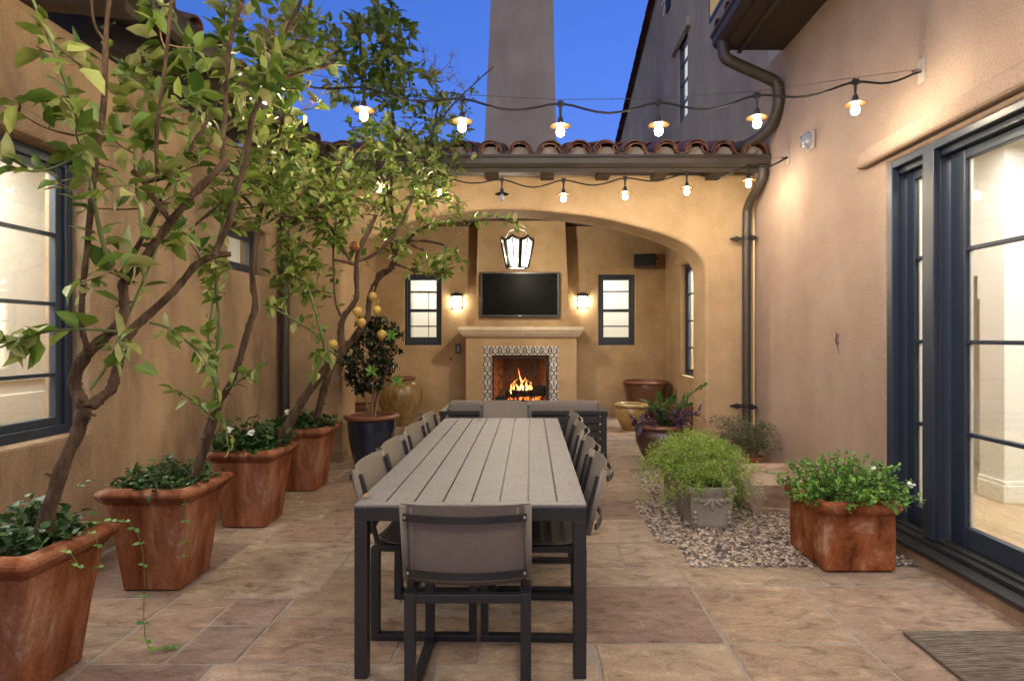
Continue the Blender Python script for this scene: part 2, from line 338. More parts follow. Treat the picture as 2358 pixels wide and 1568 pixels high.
def window(parent, mp, u0, u1, z0, z1, dep, sgn, munt, fr=.05, sash=.045, name='window', mid=None, botrail=None):
    """frame around the hole, sash, muntins and one pane; dep: distance of the frame face behind the wall face, sgn: direction into the wall"""
    a = lambda x: sgn * (dep + x)
    f = MB()
    f.mbox(mp, u0, u0 + fr, a(0), a(.09), z0, z1).mbox(mp, u1 - fr, u1, a(0), a(.09), z0, z1)
    f.mbox(mp, u0 + fr, u1 - fr, a(.002), a(.09), z1 - fr, z1).mbox(mp, u0 + fr, u1 - fr, a(.002), a(.09), z0, z0 + fr)
    fo = f.build(name, FRAME, parent, bevel=.004)
    s_ = MB(); b0 = u0 + fr; b1 = u1 - fr; c0 = z0 + fr; c1 = z1 - fr; br = botrail or sash
    s_.mbox(mp, b0, b0 + sash, a(.025), a(.07), c0, c1).mbox(mp, b1 - sash, b1, a(.025), a(.07), c0, c1)
    s_.mbox(mp, b0 + sash, b1 - sash, a(.027), a(.07), c1 - sash, c1).mbox(mp, b0 + sash, b1 - sash, a(.027), a(.07), c0, c0 + br)
    if mid: s_.mbox(mp, b0 + sash, b1 - sash, a(.015), a(.07), mid - .03, mid + .03)
    s_.build('sash', FRAMEB, fo, bevel=.004)
    m_ = MB()
    for z in munt: m_.mbox(mp, b0 + sash, b1 - sash, a(.03), a(.06), z - .012, z + .012)
    if munt: m_.build('muntin', FRAME, fo)
    p = MB(); p.mbox(mp, b0 + sash, b1 - sash, a(.044), a(.048), c0 + br, c1 - sash); p.build('pane', GLASS, fo)
    return fo
def gutter(parent, pts_a, pts_b, out, h=.11, wd=.12, name='gutter'):
    """half-round/ogee gutter between two points; out = outward unit vector"""
    a = Vector(pts_a); b = Vector(pts_b); o = Vector(out)
    prof = [(0, h), (0, 0), (wd * .55, 0), (wd * .8, h * .25), (wd * .86, h * .7), (wd, h * .8), (wd, h), (wd * .93, h), (wd * .9, h * .86), (wd * .76, h * .72), (wd * .7, h * .3), (wd * .5, h * .08), (.012, h * .08), (.012, h)]
    mb = MB(); k = len(prof)
    vs = [a + o * x + Vector((0, 0, z)) for x, z in prof] + [b + o * x + Vector((0, 0, z)) for x, z in prof]
    fs = [(i, i + k, (i + 1) % k + k, (i + 1) % k) for i in range(k)]
    mb.add(vs, fs)
    for e in (0, k): mb.add([vs[e + i] for i in range(7)], [tuple(range(7))])
    return mb.build(name, BRONZE, parent)
def smooth_path(pts, it=2):
    pts = [Vector(p) for p in pts]
    for _ in range(it):
        q = [pts[0]]
        for a, b in zip(pts, pts[1:]): q += [a * .75 + b * .25, a * .25 + b * .75]
        q.append(pts[-1]); pts = q
    return pts

XL, XR, YA, YB = -2.90, 2.58, 6.95, 11.40      # left wall, right wall, arch wall face, back wall face
# ---------------------------------------------------------------- ground
g = MB(); g.add([(-60, -60, -.03), (60, -60, -.03), (60, 60, -.03), (-60, 60, -.03)], [(0, 1, 2, 3)])
tag(g.build('ground', GROUND), kind='structure')
rng = random.Random(5)
GRAV = [(1.215, 6.40), (1.10, 6.12), (1.10, 5.34), (.91, 5.33), (.90, 4.22), (1.02, 4.225), (1.024, 3.79), (2.56, 3.83), (2.56, 6.8), (1.3, 6.8)]
def inpoly(x, y, P):
    c = False; j = len(P) - 1
    for i in range(len(P)):
        if (P[i][1] > y) != (P[j][1] > y) and x < (P[j][0] - P[i][0]) * (y - P[i][1]) / (P[j][1] - P[i][1]) + P[i][0]: c = not c
        j = i
    return c
slabs = []
def split(x0, x1, y0, y1):
    wx, wy = x1 - x0, y1 - y0
    if wx > 1.15 or (wx > .75 and wx > wy * 1.9):
        t = x0 + wx * rng.uniform(.36, .64); split(x0, t, y0, y1); split(t, x1, y0, y1)
    elif wy > .95 or (wy > .7 and wy > wx * 1.9):
        t = y0 + wy * rng.uniform(.38, .62); split(x0, x1, y0, t); split(x0, x1, t, y1)
    elif wx * wy > .42 and rng.random() < .55:
        if wx > wy: t = x0 + wx * rng.uniform(.35, .65); split(x0, t, y0, y1); split(t, x1, y0, y1)
        else: t = y0 + wy * rng.uniform(.35, .65); split(x0, x1, y0, t); split(x0, x1, t, y1)
    else: slabs.append((x0, x1, y0, y1))
# hand-laid stones where the photo shows their joints, then random ashlar
hand = [(-1.97, -1.63, 2.665, 3.335), (-1.63, -1.317, 2.665, 3.02), (-1.63, -1.317, 3.02, 3.335), (-1.317, -.62, 2.665, 3.12), (-1.317, -.7, 3.12, 3.75),
        (-1.97, -1.2, 3.335, 4.23), (-2.85, -1.97, 2.665, 3.0), (-2.85, -1.97, 3.0, 3.335), (-2.85, -1.97, 3.335, 4.23),
        (.93, 1.569, 2.84, 3.5), (.93, 1.569, 2.25, 2.84), (1.569, 2.58, 2.52, 3.5), (.93, 1.75, 3.5, 3.785), (1.75, 2.58, 3.5, 3.785),
        (.25, .93, 3.5, 3.785), (.25, .60, 3.785, 4.22), (.60, 1.02, 3.785, 4.22), (.25, .93, 2.84, 3.5), (.30, .93, 2.4, 2.84)]
def clash(a, L): return any(a[0] < b[1] - .01 and a[1] > b[0] + .01 and a[2] < b[3] - .01 and a[3] > b[2] + .01 for b in L)
for y0, y1 in [(-1.5, -.6), (-.6, .35), (.35, 1.1), (1.1, 1.78)]: split(-2.9, 2.58, y0, y1)
split(-2.9, -1.4, 1.78, 2.665); split(-1.4, .3, 1.78, 2.665); split(.3, .93, 1.78, 2.4); split(.93, 2.58, 1.78, 2.25); split(1.569, 2.58, 2.25, 2.52)
split(-1.2, -.7, 3.75, 4.23); split(-.7, .25, 3.12, 4.22); split(-.62, .25, 2.665, 3.12); split(.25, .3, 2.4, 2.84)
for y0, y1 in [(4.23, 4.78), (4.78, 5.34), (5.34, 5.98), (5.98, 6.6)]: split(-2.9, -1.35, y0, y1); split(-1.35, .1, y0, y1); split(.1, .905 if y1 < 5.4 else 1.1, y0, y1)
for y0, y1 in [(6.6, 7.3), (7.3, 8.0), (8.0, 8.9), (8.9, 9.7), (9.7, 10.5), (10.5, 11.4)]: split(-2.95, -1.1, y0, y1); split(-1.1, .8, y0, y1); split(.8, 2.55, y0, y1)
pv = MB()
for x0, x1, y0, y1 in hand + slabs:
    cx, cy = (x0 + x1) / 2, (y0 + y1) / 2
    if inpoly(cx, cy, GRAV) and not (x0, x1, y0, y1) in hand: continue
    gp = .0085; h = rng.uniform(-.001, .0015); x0 += gp; x1 -= gp; y0 += gp; y1 -= gp
    if x1 - x0 < .05 or y1 - y0 < .05: continue
    # slightly irregular outline, chamfered rim
    out = []
    for (ax, ay), (bx, by) in zip([(x0, y0), (x1, y0), (x1, y1), (x0, y1)], [(x1, y0), (x1, y1), (x0, y1), (x0, y0)]):
        n = max(3, int(math.hypot(bx - ax, by - ay) / .07))
        for i in range(n):
            t = i / n; out.append((ax + (bx - ax) * t + rng.uniform(-.004, .004), ay + (by - ay) * t + rng.uniform(-.004, .004)))
    k = len(out); m = .006
    inn = [(cx + (x - cx) * (1 - m / max(.05, abs(x1 - x0) / 2)), cy + (y - cy) * (1 - m / max(.05, abs(y1 - y0) / 2))) for x, y in out]
    vs = [(x, y, -.03) for x, y in out] + [(x, y, -.0025 + h) for x, y in out] + [(x, y, h + rng.uniform(-.0015, .0015)) for x, y in inn]
    fs = [(i, (i + 1) % k, (i + 1) % k + k, i + k) for i in range(k)] + [(i + k, (i + 1) % k + k, (i + 1) % k + 2 * k, i + 2 * k) for i in range(k)] + [tuple(2 * k + i for i in range(k))]
    pv.add(vs, fs)
tag(pv.build('paving', SLAB), kind='structure')
# grouted joints: mortar sheet a little below the stones
j = MB(); j.add([(-2.9, -1.5, -.0045), (2.58, -1.5, -.0045), (2.58, 3.79, -.0045), (-2.9, 3.79, -.0045), (-2.9, 3.79, -.0045), (.905, 3.79, -.0045), (.905, 11.4, -.0045), (-2.9, 11.4, -.0045), (.905, 6.6, -.0045), (2.58, 6.6, -.0045), (2.58, 11.4, -.0045), (.905, 11.4, -.0045)], [(0, 1, 2, 3), (4, 5, 6, 7), (8, 9, 10, 11)])
tag(j.build('paving_joints', GROUND), kind='structure')
# gravel
gb = MB(); gb.add([(x, y, -.016) for x, y in GRAV], [tuple(range(len(GRAV)))])
def pebble(mb, x, y, z, r):
    a = rng.uniform(0, 6.28); ex = rng.uniform(.8, 1.35); ez = rng.uniform(.5, .8); c, s_ = math.cos(a), math.sin(a)
    base = [(1, 0, 0), (.5, .8, .1), (-.55, .75, -.1), (-1, 0, .1), (-.45, -.8, -.05), (.55, -.75, .05)]
    vs = []
    for px, py, pz in base:
        px *= ex * r * rng.uniform(.85, 1.1); py *= r * rng.uniform(.85, 1.1)
        vs.append((x + px * c - py * s_, y + px * s_ + py * c, z + pz * r * ez))
    t1 = []
    for px, py, pz in [(.5, .15, .8), (-.2, .45, .85), (-.25, -.45, .8)]:
        px *= ex * r; py *= r; t1.append((x + px * c - py * s_, y + px * s_ + py * c, z + pz * r * ez))
    mb.add(vs + t1, [(0, 1, 6), (1, 7, 6), (1, 2, 7), (2, 3, 7), (3, 8, 7), (3, 4, 8), (4, 5, 8), (5, 6, 8), (5, 0, 6), (6, 7, 8)])
for i in range(14000):
    y = 3.8 + 3.0 * rng.random() ** 1.25; x = rng.uniform(.9, 2.55)
    if inpoly(x, y, GRAV): pebble(gb, x, y, rng.uniform(-.014, .004), rng.uniform(.009, .018))
tag(gb.build('gravel', PEB, smooth=True), kind='stuff')

# ---------------------------------------------------------------- left wing
LW = thing('house_wing', 'weathered tan stucco house wing on the left with a big window behind the lemon trees', 'house', (XL, 4, 0))
mp = mpX(XL)
holes = [(1.15, 3.94, .83, 2.60), (5.75, 6.58, 2.11, 2.58)]
wall_mesh(mp, (-3, 6.95), (-.03, 3.37), -.3, holes).build('wall', STUCW, LW, bevel=.02)
def leftwin(u0, u1, z0, z1, mu):
    return window(LW, mp, u0, u1, z0, z1, .11, -1, mu, fr=.06, sash=.05)
wl = leftwin(2.62, 3.94, .83, 2.60, [1.21, 1.66, 2.10]); leftwin(1.15, 2.60, .83, 2.60, [1.21, 1.66, 2.10])
leftwin(5.75, 6.58, 2.11, 2.58, [])
b = MB(); b.box(XL - .1, XL + .03, .9, 4.2, 2.605, 2.80); b.build('lintel', STUCW, LW, bevel=.02)
b = MB(); b.box(XL - .1, XL + .015, 5.6, 6.72, 2.585, 2.68); b.build('lintel', STUCW, LW, bevel=.02)
# room behind
rm = MB(); rm.box(XL - 3.2, XL - 3.1, 0, 6.6, 0, 3); rm.box(XL - 3.2, XL - .31, 6.62, 6.7, 0, 3); rm.box(XL - 3.2, XL - .31, -.1, 0, 0, 3); rm.box(XL - 3.2, XL - .31, 0, 6.6, 3, 3.1)
rm.box(XL - 1.25, XL - 1.2, .05, 6.6, .05, 2.98)
rmo = rm.build('interior_wall', CREAM, LW)
rf = MB(); rf.box(XL - 3.2, XL - .31, 0, 6.6, -.02, .05); rf.build('interior_floor', OAK, LW)
ds = MB()
for z0, z1 in [(.2, .55), (.65, 1.0), (1.1, 2.5)]:
    for yy in (1.2, 2.2, 3.2, 4.2, 5.2): ds.box(XL - 1.2, XL - 1.185, yy, yy + .85, z0, z1)
ds.build('panelling', CREAMT, rmo, bevel=.01)
# roof, eaves, gutter
b = MB(); s3 = .30
b.add([(XL + .62, -3, 3.40), (XL + .62, 6.95, 3.40), (XL - 3, 6.95, 3.40 + 3.62 * s3), (XL - 3, -3, 3.40 + 3.62 * s3),
       (XL + .62, -3, 3.44), (XL + .62, 6.95, 3.44), (XL - 3, 6.95, 3.44 + 3.62 * s3), (XL - 3, -3, 3.44 + 3.62 * s3)], MB.BF)
rfL = b.build('roof', DARKWOOD, LW)
for i in range(16):
    y = -2.6 + i * .6; m_ = MB()
    m_.add([(XL - .1, y, 3.37 + .0), (XL + .60, y, 3.30), (XL + .60, y + .11, 3.30), (XL - .1, y + .11, 3.37), (XL - .1, y, 3.60), (XL + .60, y, 3.40), (XL + .60, y + .11, 3.40), (XL - .1, y + .11, 3.60)], MB.BF)
    m_.build('rafter', DARKWOOD, rfL)
gutter(LW, (XL + .60, -3, 3.36), (XL + .60, 6.4, 3.36), (1, 0, 0))
def tile_row_mesh(mb, a, b, r=.105, th=.016, n=10, up=Vector((0, 0, 1)), flip=False):
    """barrel tile from a (lower end) to b (upper end), slightly tapered"""
    a = Vector(a); b = Vector(b); t = (b - a).normalized(); sd = t.cross(up).normalized(); nn = sd.cross(t)
    if flip: nn = -nn
    vs = []; fs = []
    for p, rr in ((a, r), (b, r * .86)):
        for q in (rr, rr - th):
            for i in range(n + 1):
                an = math.pi * (i / n); vs.append(p + sd * (math.cos(an) * q) + nn * (math.sin(an) * q * .92))
    k = n + 1
    for i in range(n):
        fs += [(i, i + 1, 2 * k + i + 1, 2 * k + i), (k + i + 1, k + i, 3 * k + i, 3 * k + i + 1), (i + 1, i, k + i, k + i + 1), (2 * k + i, 2 * k + i + 1, 3 * k + i + 1, 3 * k + i)]
    for e in (0, n): fs.append((e, 2 * k + e, 3 * k + e, k + e))
    mb.add(vs, fs)
tb = MB()
for i in range(30):
    y = -2.8 + i * .32
    for c in range(4):
        tile_row_mesh(tb, (XL + .70 - c * .42, y, 3.45 + c * .42 * s3), (XL + .24 - c * .42, y, 3.45 + .46 * s3 + c * .42 * s3))
tb.build('roof_tiles', ROOFT, rfL, smooth='auto')
def downpipe(parent, pts, r, clamps, wing):
    o = MB().tube(smooth_path(pts), r, 14).build('downpipe', BRONZE, parent, smooth='auto')
    for z in clamps:
        c = MB(); x, y = pts[-1][0], pts[-1][1]
        c.lathe([(r + .001, -.022), (r + .007, -.022), (r + .007, .022), (r + .001, .022)], (x, y, z), 16)
        for dx, dy, ax in wing:
            o2 = Vector((dx, dy, 0)); p0 = Vector((x, y, z))
            for q, hw in ((.035, .022), (.065, .03), (.10, .02), (.125, .012)):
                cc = p0 + o2 * (r + q)
                c.box(cc.x - (.018 if abs(dx) > .3 else .006), cc.x + (.018 if abs(dx) > .3 else .006), cc.y - (.018 if abs(dy) > .3 else .006), cc.y + (.018 if abs(dy) > .3 else .006), z - hw, z + hw)
        c.build('pipe_clamp', IRON, o)
    return o
downpipe(LW, [(-2.45, 6.45, 3.36), (-2.45, 6.5, 3.2), (-2.80, 6.84, 2.95), (-2.81, 6.85, 2.7), (-2.81, 6.85, .03)], .05, [2.75], [(.9, .0, 0)])

# ---------------------------------------------------------------- loggia
LG = thing('loggia', 'tan stucco loggia with a wide arched opening, clay tile roof and bronze gutter', 'pavilion', (0, YA, 0))
arch = [(2.03, -.03), (2.03, 1.2), (2.03, 2.10), (2.024, 2.276), (1.954, 2.402), (1.828, 2.508), (1.601, 2.623), (1.158, 2.754), (.715, 2.850), (.186, 2.910), (-.272, 2.938), (-.695, 2.915), (-1.19, 2.845), (-1.60, 2.72), (-1.90, 2.59), (-2.08, 2.45), (-2.165, 2.30), (-2.19, 2.10), (-2.19, 1.2), (-2.19, -.03)]
def chaik(P):
    q = [P[0]]
    for a, b in zip(P, P[1:]): q += [(a[0] * .75 + b[0] * .25, a[1] * .75 + b[1] * .25), (a[0] * .25 + b[0] * .75, a[1] * .25 + b[1] * .75)]
    return q + [P[-1]]
ar = chaik(chaik(arch)); ar = [p for i, p in enumerate(ar)]
top = 3.32
mb = MB(); k = len(ar); T = .56
outer = []
for x, z in ar:      # matching outer ring
    if x > 2.02 and z < 2.2: outer.append((XR, z))
    elif x < -2.18 and z < 2.2: outer.append((XL, z))
    else: outer.append(None)
i0 = max(i for i, o in enumerate(outer) if o and o[0] > 0); i1 = min(i for i, o in enumerate(outer) if o and o[0] < 0)
tot = [0]
for i in range(i0, i1): tot.append(tot[-1] + math.hypot(ar[i + 1][0] - ar[i][0], ar[i + 1][1] - ar[i][1]))
za = ar[i0][1]; per = [(XR, za), (XR, top), (XL, top), (XL, ar[i1][1])]
for i in range(i0 + 1, i1):
    # project radially from a centre onto the rectangle
    x, z = ar[i]; cx, cz = -.08, 1.0; dx, dz = x - cx, z - cz
    s_ = min([v for v in ((XR - cx) / dx if dx > 0 else 9, (XL - cx) / dx if dx < 0 else 9, (top - cz) / dz if dz > 0 else 9)])
    outer[i] = (cx + dx * s_, cz + dz * s_)
# insert exact corners by snapping the nearest samples
for cxn in (XR, XL):
    bi = min(range(i0 + 1, i1), key=lambda i: abs(outer[i][0] - cxn) + abs(outer[i][1] - top)); outer[bi] = (cxn, top)
vs = [(x, YA, z) for x, z in ar] + [(x, YA, z) for x, z in outer] + [(x, YA + T, z) for x, z in ar] + [(x, YA + T, z) for x, z in outer]
fs = []
for i in range(k - 1):
    fs += [(i, i + k, i + k + 1, i + 1), (i + 2 * k, i + 1 + 2 * k, i + 1 + 3 * k, i + 3 * k), (i, i + 1, i + 1 + 2 * k, i + 2 * k)]
mb.add(vs, fs)
mb.build('arch_wall', STUC, LG, smooth='auto', bevel=.035, seg=3)
kb = MB(); kb.box(-2.62, -2.175, YA - .012, YA + .2, -.03, .12); kb.build('plinth', STUCW, LG, bevel=.02)
# back wall, side walls, ceiling
WZ = (1.293, 2.64)
hb = [(1.289, 1.983, *WZ), (-2.404, -1.702, *WZ), (-.70, .34, -.03, 1.13)]
wall_mesh(mpY(YB), (-3.2, 2.9), (-.03, 3.9), .25, hb).build('back_wall', STUC, LG, bevel=.012)
wall_mesh(mpX(2.55), (YA + T, YB), (-.03, 3.9), .3, [(9.0, 10.2, .81, 2.66)]).build('side_wall', STUC, LG, bevel=.012)
wall_mesh(mpX(-2.95), (YA + T, YB), (-.03, 3.9), -.3, [(9.3, 9.9, 1.45, 2.6)]).build('side_wall', STUC, LG, bevel=.012)
b = MB(); b.box(-2.95, 2.55, YA + T, YB, 3.55, 3.62); b.build('ceiling', DARKWOOD, LG)
for (u0, u1) in [(1.289, 1.983), (-2.404, -1.702)]:
    window(LG, mpY(YB), u0, u1, *WZ, .05, 1, [2.32, 1.655], fr=.045, sash=.06, mid=1.955, botrail=.11)
window(LG, mpX(2.55), 9.0, 10.2, .81, 2.66, .08, 1, [1.27, 1.72, 2.17], fr=.05, sash=.06)
window(LG, mpX(-2.95), 9.3, 9.9, 1.45, 2.6, .08, -1, [1.85, 2.2], fr=.05, sash=.05)
for x0, x1 in [(1.07, 2.26), (-2.62, -1.5)]:
    b = MB(); b.box(x0, x1, YB - .03, YB + .1, 2.655, 2.78); b.build('lintel', STUC, LG, bevel=.01)
b = MB(); b.box(2.52, 2.6, 8.8, 10.5, 2.675, 2.82); b.build('lintel', STUC, LG, bevel=.01)
# rooms behind the back wall
rm = MB(); rm.box(-3.2, 2.9, YB + 2.2, YB + 2.3, 0, 3.2); rm.box(-3.2, -3.1, YB + .26, YB + 2.2, 0, 3.2); rm.box(2.8, 2.9, YB + .26, YB + 2.2, 0, 3.2); rm.box(-3.2, 2.9, YB + .26, YB + 2.3, 3.2, 3.3)
rm.box(-3.2, 2.9, YB + .26, YB + 2.3, -.02, .03)
rmb = rm.build('interior_wall', CREAM, LG)
cb = MB()
for i in range(5): cb.box(-3.0 + i * .37, -3.0 + i * .37 + .355, YB + 1.9, YB + 2.19, 1.32, 2.44)
cb.box(-3.05, -1.15, YB + 1.86, YB + 2.19, 2.45, 2.56); cb.box(-3.05, -1.15, YB + 1.8, YB + 2.19, 1.26, 1.31)
cbo = cb.build('cabinet', CREAMT, rmb, bevel=.008)
kn = MB()
for i in range(5):
    for dx in (.04, .315): kn.ball((-3.0 + i * .37 + dx, YB + 1.88, 1.43), .018, 8, 6)
kn.build('knob', STEEL, cbo, smooth=True)
cb = MB(); cb.box(1.2, 1.62, YB + 2.14, YB + 2.195, .03, 1.72); cb.box(1.16, 1.2, YB + 2.13, YB + 2.195, .03, 1.76); cb.box(1.62, 1.66, YB + 2.13, YB + 2.195, .03, 1.76); cb.box(1.2, 1.62, YB + 2.13, YB + 2.195, 1.73, 1.76)
cb.build('interior_door', CREAMT, rmb, bevel=.006)
# roof
YE = 6.50; sl_ = .31
b = MB(); z0 = 3.37
b.add([(-2.6, YE + .02, z0), (XR + .02, YE + .02, z0), (XR + .02, 9.4, z0 + 2.9 * sl_), (-2.6, 9.4, z0 + 2.9 * sl_), (-2.6, YE + .02, z0 + .05), (XR + .02, YE + .02, z0 + .05), (XR + .02, 9.4, z0 + .05 + 2.9 * sl_), (-2.6, 9.4, z0 + .05 + 2.9 * sl_)], MB.BF)
b.add([(-2.6, 9.4, z0 + 2.9 * sl_), (XR + .3, 9.4, z0 + 2.9 * sl_), (XR + .3, 12.5, z0), (-2.6, 12.5, z0)], [(0, 1, 2, 3)])
rfA = b.build('roof', DARKWOOD, LG)
bdr = MB(); bdr.box(-2.5, XR - .01, YE + .025, YE + .06, 3.25, 3.37); bdr.build('fascia', BRONZE, rfA)
for x in [-2.35 + i * .635 for i in range(8)]:
    m_ = MB(); m_.box(x - .075, x + .075, YE + .06, YA + .02, 3.262, 3.362); m_.build('rafter', DARKWOOD, rfA, bevel=.01)
gutter(LG, (-2.5, YE + .02, 3.285), (XR - .01, YE + .02, 3.285), (0, -1, 0), h=.115)
tb = MB(); mt = MB()
tr = random.Random(9)
for i in range(16):
    x = 2.42 - i * .318 + tr.uniform(-.012, .012)
    dz = tr.uniform(-.008, .008)
    n0 = Vector((x, YE - .05, 3.425 + dz)); st = Vector((0, .44, .44 * sl_))
    tile_row_mesh(tb, n0 + Vector((0, tr.uniform(-.02, .02), 0)), n0 + st * 1.05, .128)
    tile_row_mesh(tb, n0 + Vector((tr.uniform(-.012, .012), .05 + tr.uniform(-.02, .02), .036)), n0 + st * 1.05 + Vector((0, 0, .03)), .135)
    for c in range(1, 6):
        tile_row_mesh(tb, n0 + st * c + Vector((tr.uniform(-.01, .01), -.04, .02)), n0 + st * (c + 1.05), .118)
    for c in range(0, 6):
        q = n0 + Vector((-.159, -.03, .075)) + st * c
        tile_row_mesh(tb, q, q + st * 1.05, .10, flip=True)
    for an in range(9): pass
    a0 = Vector((x, YE + .02, 3.42)); pl = [(x + math.cos(math.pi * q / 8) * .1, 3.42 + math.sin(math.pi * q / 8) * .092) for q in range(9)]
    MB().prism(pl, mpY(YE), .0, .1).build('mortar_plug', MORTAR, rfA)
tb.build('roof_tiles', ROOFT, rfA, smooth='auto')
mt.ball((2.38, YE - .0, 3.47), .075, 10, 8, sc_=(1.2, .6, .7))
mt.build('mortar_lump', MORTAR, rfA, smooth='auto')
dp = downpipe(LG, [(2.50, 6.45, 3.29), (2.505, 6.47, 3.14), (2.47, 6.82, 2.96), (2.467, 6.85, 2.8), (2.467, 6.85, .03)], .048, [2.57, .66], [(-.95, .1, 0), (.35, -.55, 0)])

# ---------------------------------------------------------------- right wing
RW = thing('house_wing', 'pinkish stucco house wing on the right with tall dark blue glass doors', 'house', (XR, 4, 0))
mp = mpX(XR)
DZ = 2.70
wall_mesh(mp, (-3, 6.93), (-.03, 4.42), .3, [(-1.2, 4.35, .12, DZ)]).build('wall', STUCP, RW, bevel=.03, seg=3)
b = MB(); b.box(XR - .075, XR + .1, -1.4, 4.64, DZ + .035, DZ + .17); b.build('lintel', STUCP, RW, bevel=.035, seg=3)
b = MB(); b.box(XR - .10, XR + .05, -1.3, 4.30, -.03, .075); b.build('kerb', STUCW, RW, bevel=.012)
b = MB(); b.box(XR - .125, XR + .16, -1.25, 4.345, .078, .105); b.box(XR - .02, XR + .16, -1.2, 4.33, .105, .135); b.box(XR + .03, XR + .16, -1.2, 4.3, .135, .155); b.build('door_sill', CHAR, RW, bevel=.005)
f = MB()
for u0, u1 in [(4.28, 4.345), (3.84, 3.95), (.88, .99)]:
    f.box(XR - .0, XR + .05, u0 + .0, u1, .14, DZ - .001); f.box(XR + .051, XR + .18, u0 + .022, u1 - .022, .15, DZ - .01)
f.box(XR + .001, XR + .05, -1.2, 4.28, DZ - .05, DZ - .002); f.box(XR + .051, XR + .18, -1.2, 4.28, DZ - .09, DZ - .03)
fo = f.build('door_frame', FRAME, RW, bevel=.006)
def leaf_door(u0, u1, st=.125, parent=RW, nm='glass_door'):
    d = MB(); x0, x1 = XR + .10, XR + .15; z0, z1 = .155, DZ - .092
    d.box(x0, x1, u0, u0 + st, z0, z1).box(x0, x1, u1 - st, u1, z0, z1).box(x0 + .002, x1, u0 + st, u1 - st, z1 - .06, z1).box(x0 + .002, x1, u0 + st, u1 - st, z0, .28)
    o = d.build(nm, FRAME, parent, bevel=.006)
    m_ = MB()
    for z in (.85, 1.418, 1.994): m_.box(x0 + .008, x1 - .005, u0 + st, u1 - st, z - .013, z + .013)
    m_.build('muntin', FRAME, o, bevel=.004)
    bd = MB()
    for a, c in ((u0 + st, u0 + st + .012), (u1 - st - .012, u1 - st)): bd.box(x0 + .03, x0 + .045, a, c, .28, z1 - .06)
    bd.build('glazing_bead', CREAMT, o)
    p = MB(); p.box(x0 + .022, x0 + .027, u0 + st, u1 - st, .28, z1 - .06); p.build('pane', GLASS, o)
    return o
leaf_door(3.965, 4.27, .085); leaf_door(2.42, 3.825); leaf_door(1.0, 2.41); leaf_door(-1.1, .87)
# right room: floor, ceiling, partition with arched niche, skirting
rm = MB()
rm.box(6.2, 6.3, -2, 10.6, 0, 3.3); rm.box(XR + .3, 6.2, -2.1, -2, 0, 3.3); rm.box(XR + .31, 6.3, 10.6, 10.7, 0, 3.3); rm.box(XR + .31, 6.3, -2, 10.7, 3.1, 3.2)
rm.box(XR + .31, 6.2, 8.2, 8.3, 0, 3.1)
ri = rm.build('interior_wall', CREAM, RW)
# arched partition: face X=4.0 from Y 5.06 to 7.6, arched opening behind
ni = MB(); P = [(5.06, .05), (5.06, 3.1), (8.2, 3.1), (8.2, .05), (6.95, .05), (6.95, 1.7)]
cyc, rr = 6.15, .8
ni.box(4.0, 4.22, 5.06, 8.2, 2.62, 3.1); ni.box(4.0, 4.22, 5.06, 5.34, .05, 2.62); ni.box(4.0, 4.22, 6.96, 8.2, .05, 2.62)
for i in range(12):
    a0 = math.pi * i / 12; a1 = math.pi * (i + 1) / 12
    y0, y1 = sorted((6.15 + .81 * math.cos(a0), 6.15 + .81 * math.cos(a1))); zz = min(1.78 + .81 * math.sin(a0), 1.78 + .81 * math.sin(a1)) + .01
    ni.box(4.001, 4.219, y0, y1, zz, 2.62)
ni.box(4.22, 6.2, 5.06, 5.3, .05, 3.1)
ni.box(5.0, 5.1, 5.3, 8.2, .05, 3.1)
ni.build('partition', CREAM, ri)
sk_ = MB()
sk_.box(3.975, 4.0, 5.035, 5.34, .05, .2); sk_.box(3.982, 4.0, 5.042, 5.34, .2, .235); sk_.box(4.0, 6.2, 5.035, 5.06, .05, .2); sk_.box(4.0, 6.2, 5.042, 5.06, .2, .235)
sk_.box(3.975, 4.0, 6.96, 8.2, .05, .235); sk_.box(XR + .31, 4.0, 8.175, 8.2, .05, .235)
sk_.build('skirting', CREAMT, ri, bevel=.006)
fl = MB(); frr = random.Random(3)
y = -2.
for i in range(24):
    x0 = XR + .16 + i * .152; yy = -2 - frr.random()
    while yy < 10.5:
        ln = frr.uniform(1.1, 2.2); fl.box(x0 + .001, x0 + .151, yy, yy + ln - .002, 0, .05); yy += ln
fl.build('interior_floor', OAK, RW)
# eaves over the right wing
EZ, EX, EY = 4.42, 1.95, 6.15
b = MB()
b.add([(EX, -3, EZ + .02), (EX, EY, EZ + .02), (XR + 3, EY, EZ + .02 + 3.63 * .32), (XR + 3, -3, EZ + .02 + 3.63 * .32), (EX, -3, EZ + .07), (EX, EY, EZ + .07), (XR + 3, EY, EZ + .07 + 3.63 * .32), (XR + 3, -3, EZ + .07 + 3.63 * .32)], MB.BF)
rfR = b.build('roof', DARKWOOD, RW)
b = MB(); b.box(EX + .02, XR - .001, -3, EY - .03, EZ - .045, EZ + .015); b.build('soffit', DARKWOOD, rfR)
b = MB(); b.box(EX + .16, EX + .2, -3, EY - .02, EZ - .075, EZ - .046); b.build('trim', BRONZE, rfR)
gutter(RW, (EX + .02, -3, EZ - .02), (EX + .02, EY, EZ - .02), (-1, 0, 0), h=.14, wd=.13)
tb = MB()
for i in range(28):
    y = EY - .12 - i * .32
    for c in range(3): tile_row_mesh(tb, (EX - .06 + c * .42, y, EZ + .13 + c * .135), (EX + .40 + c * .42, y, EZ + .13 + .147 + c * .135))
tb.build('roof_tiles', ROOFT, rfR, smooth='auto')
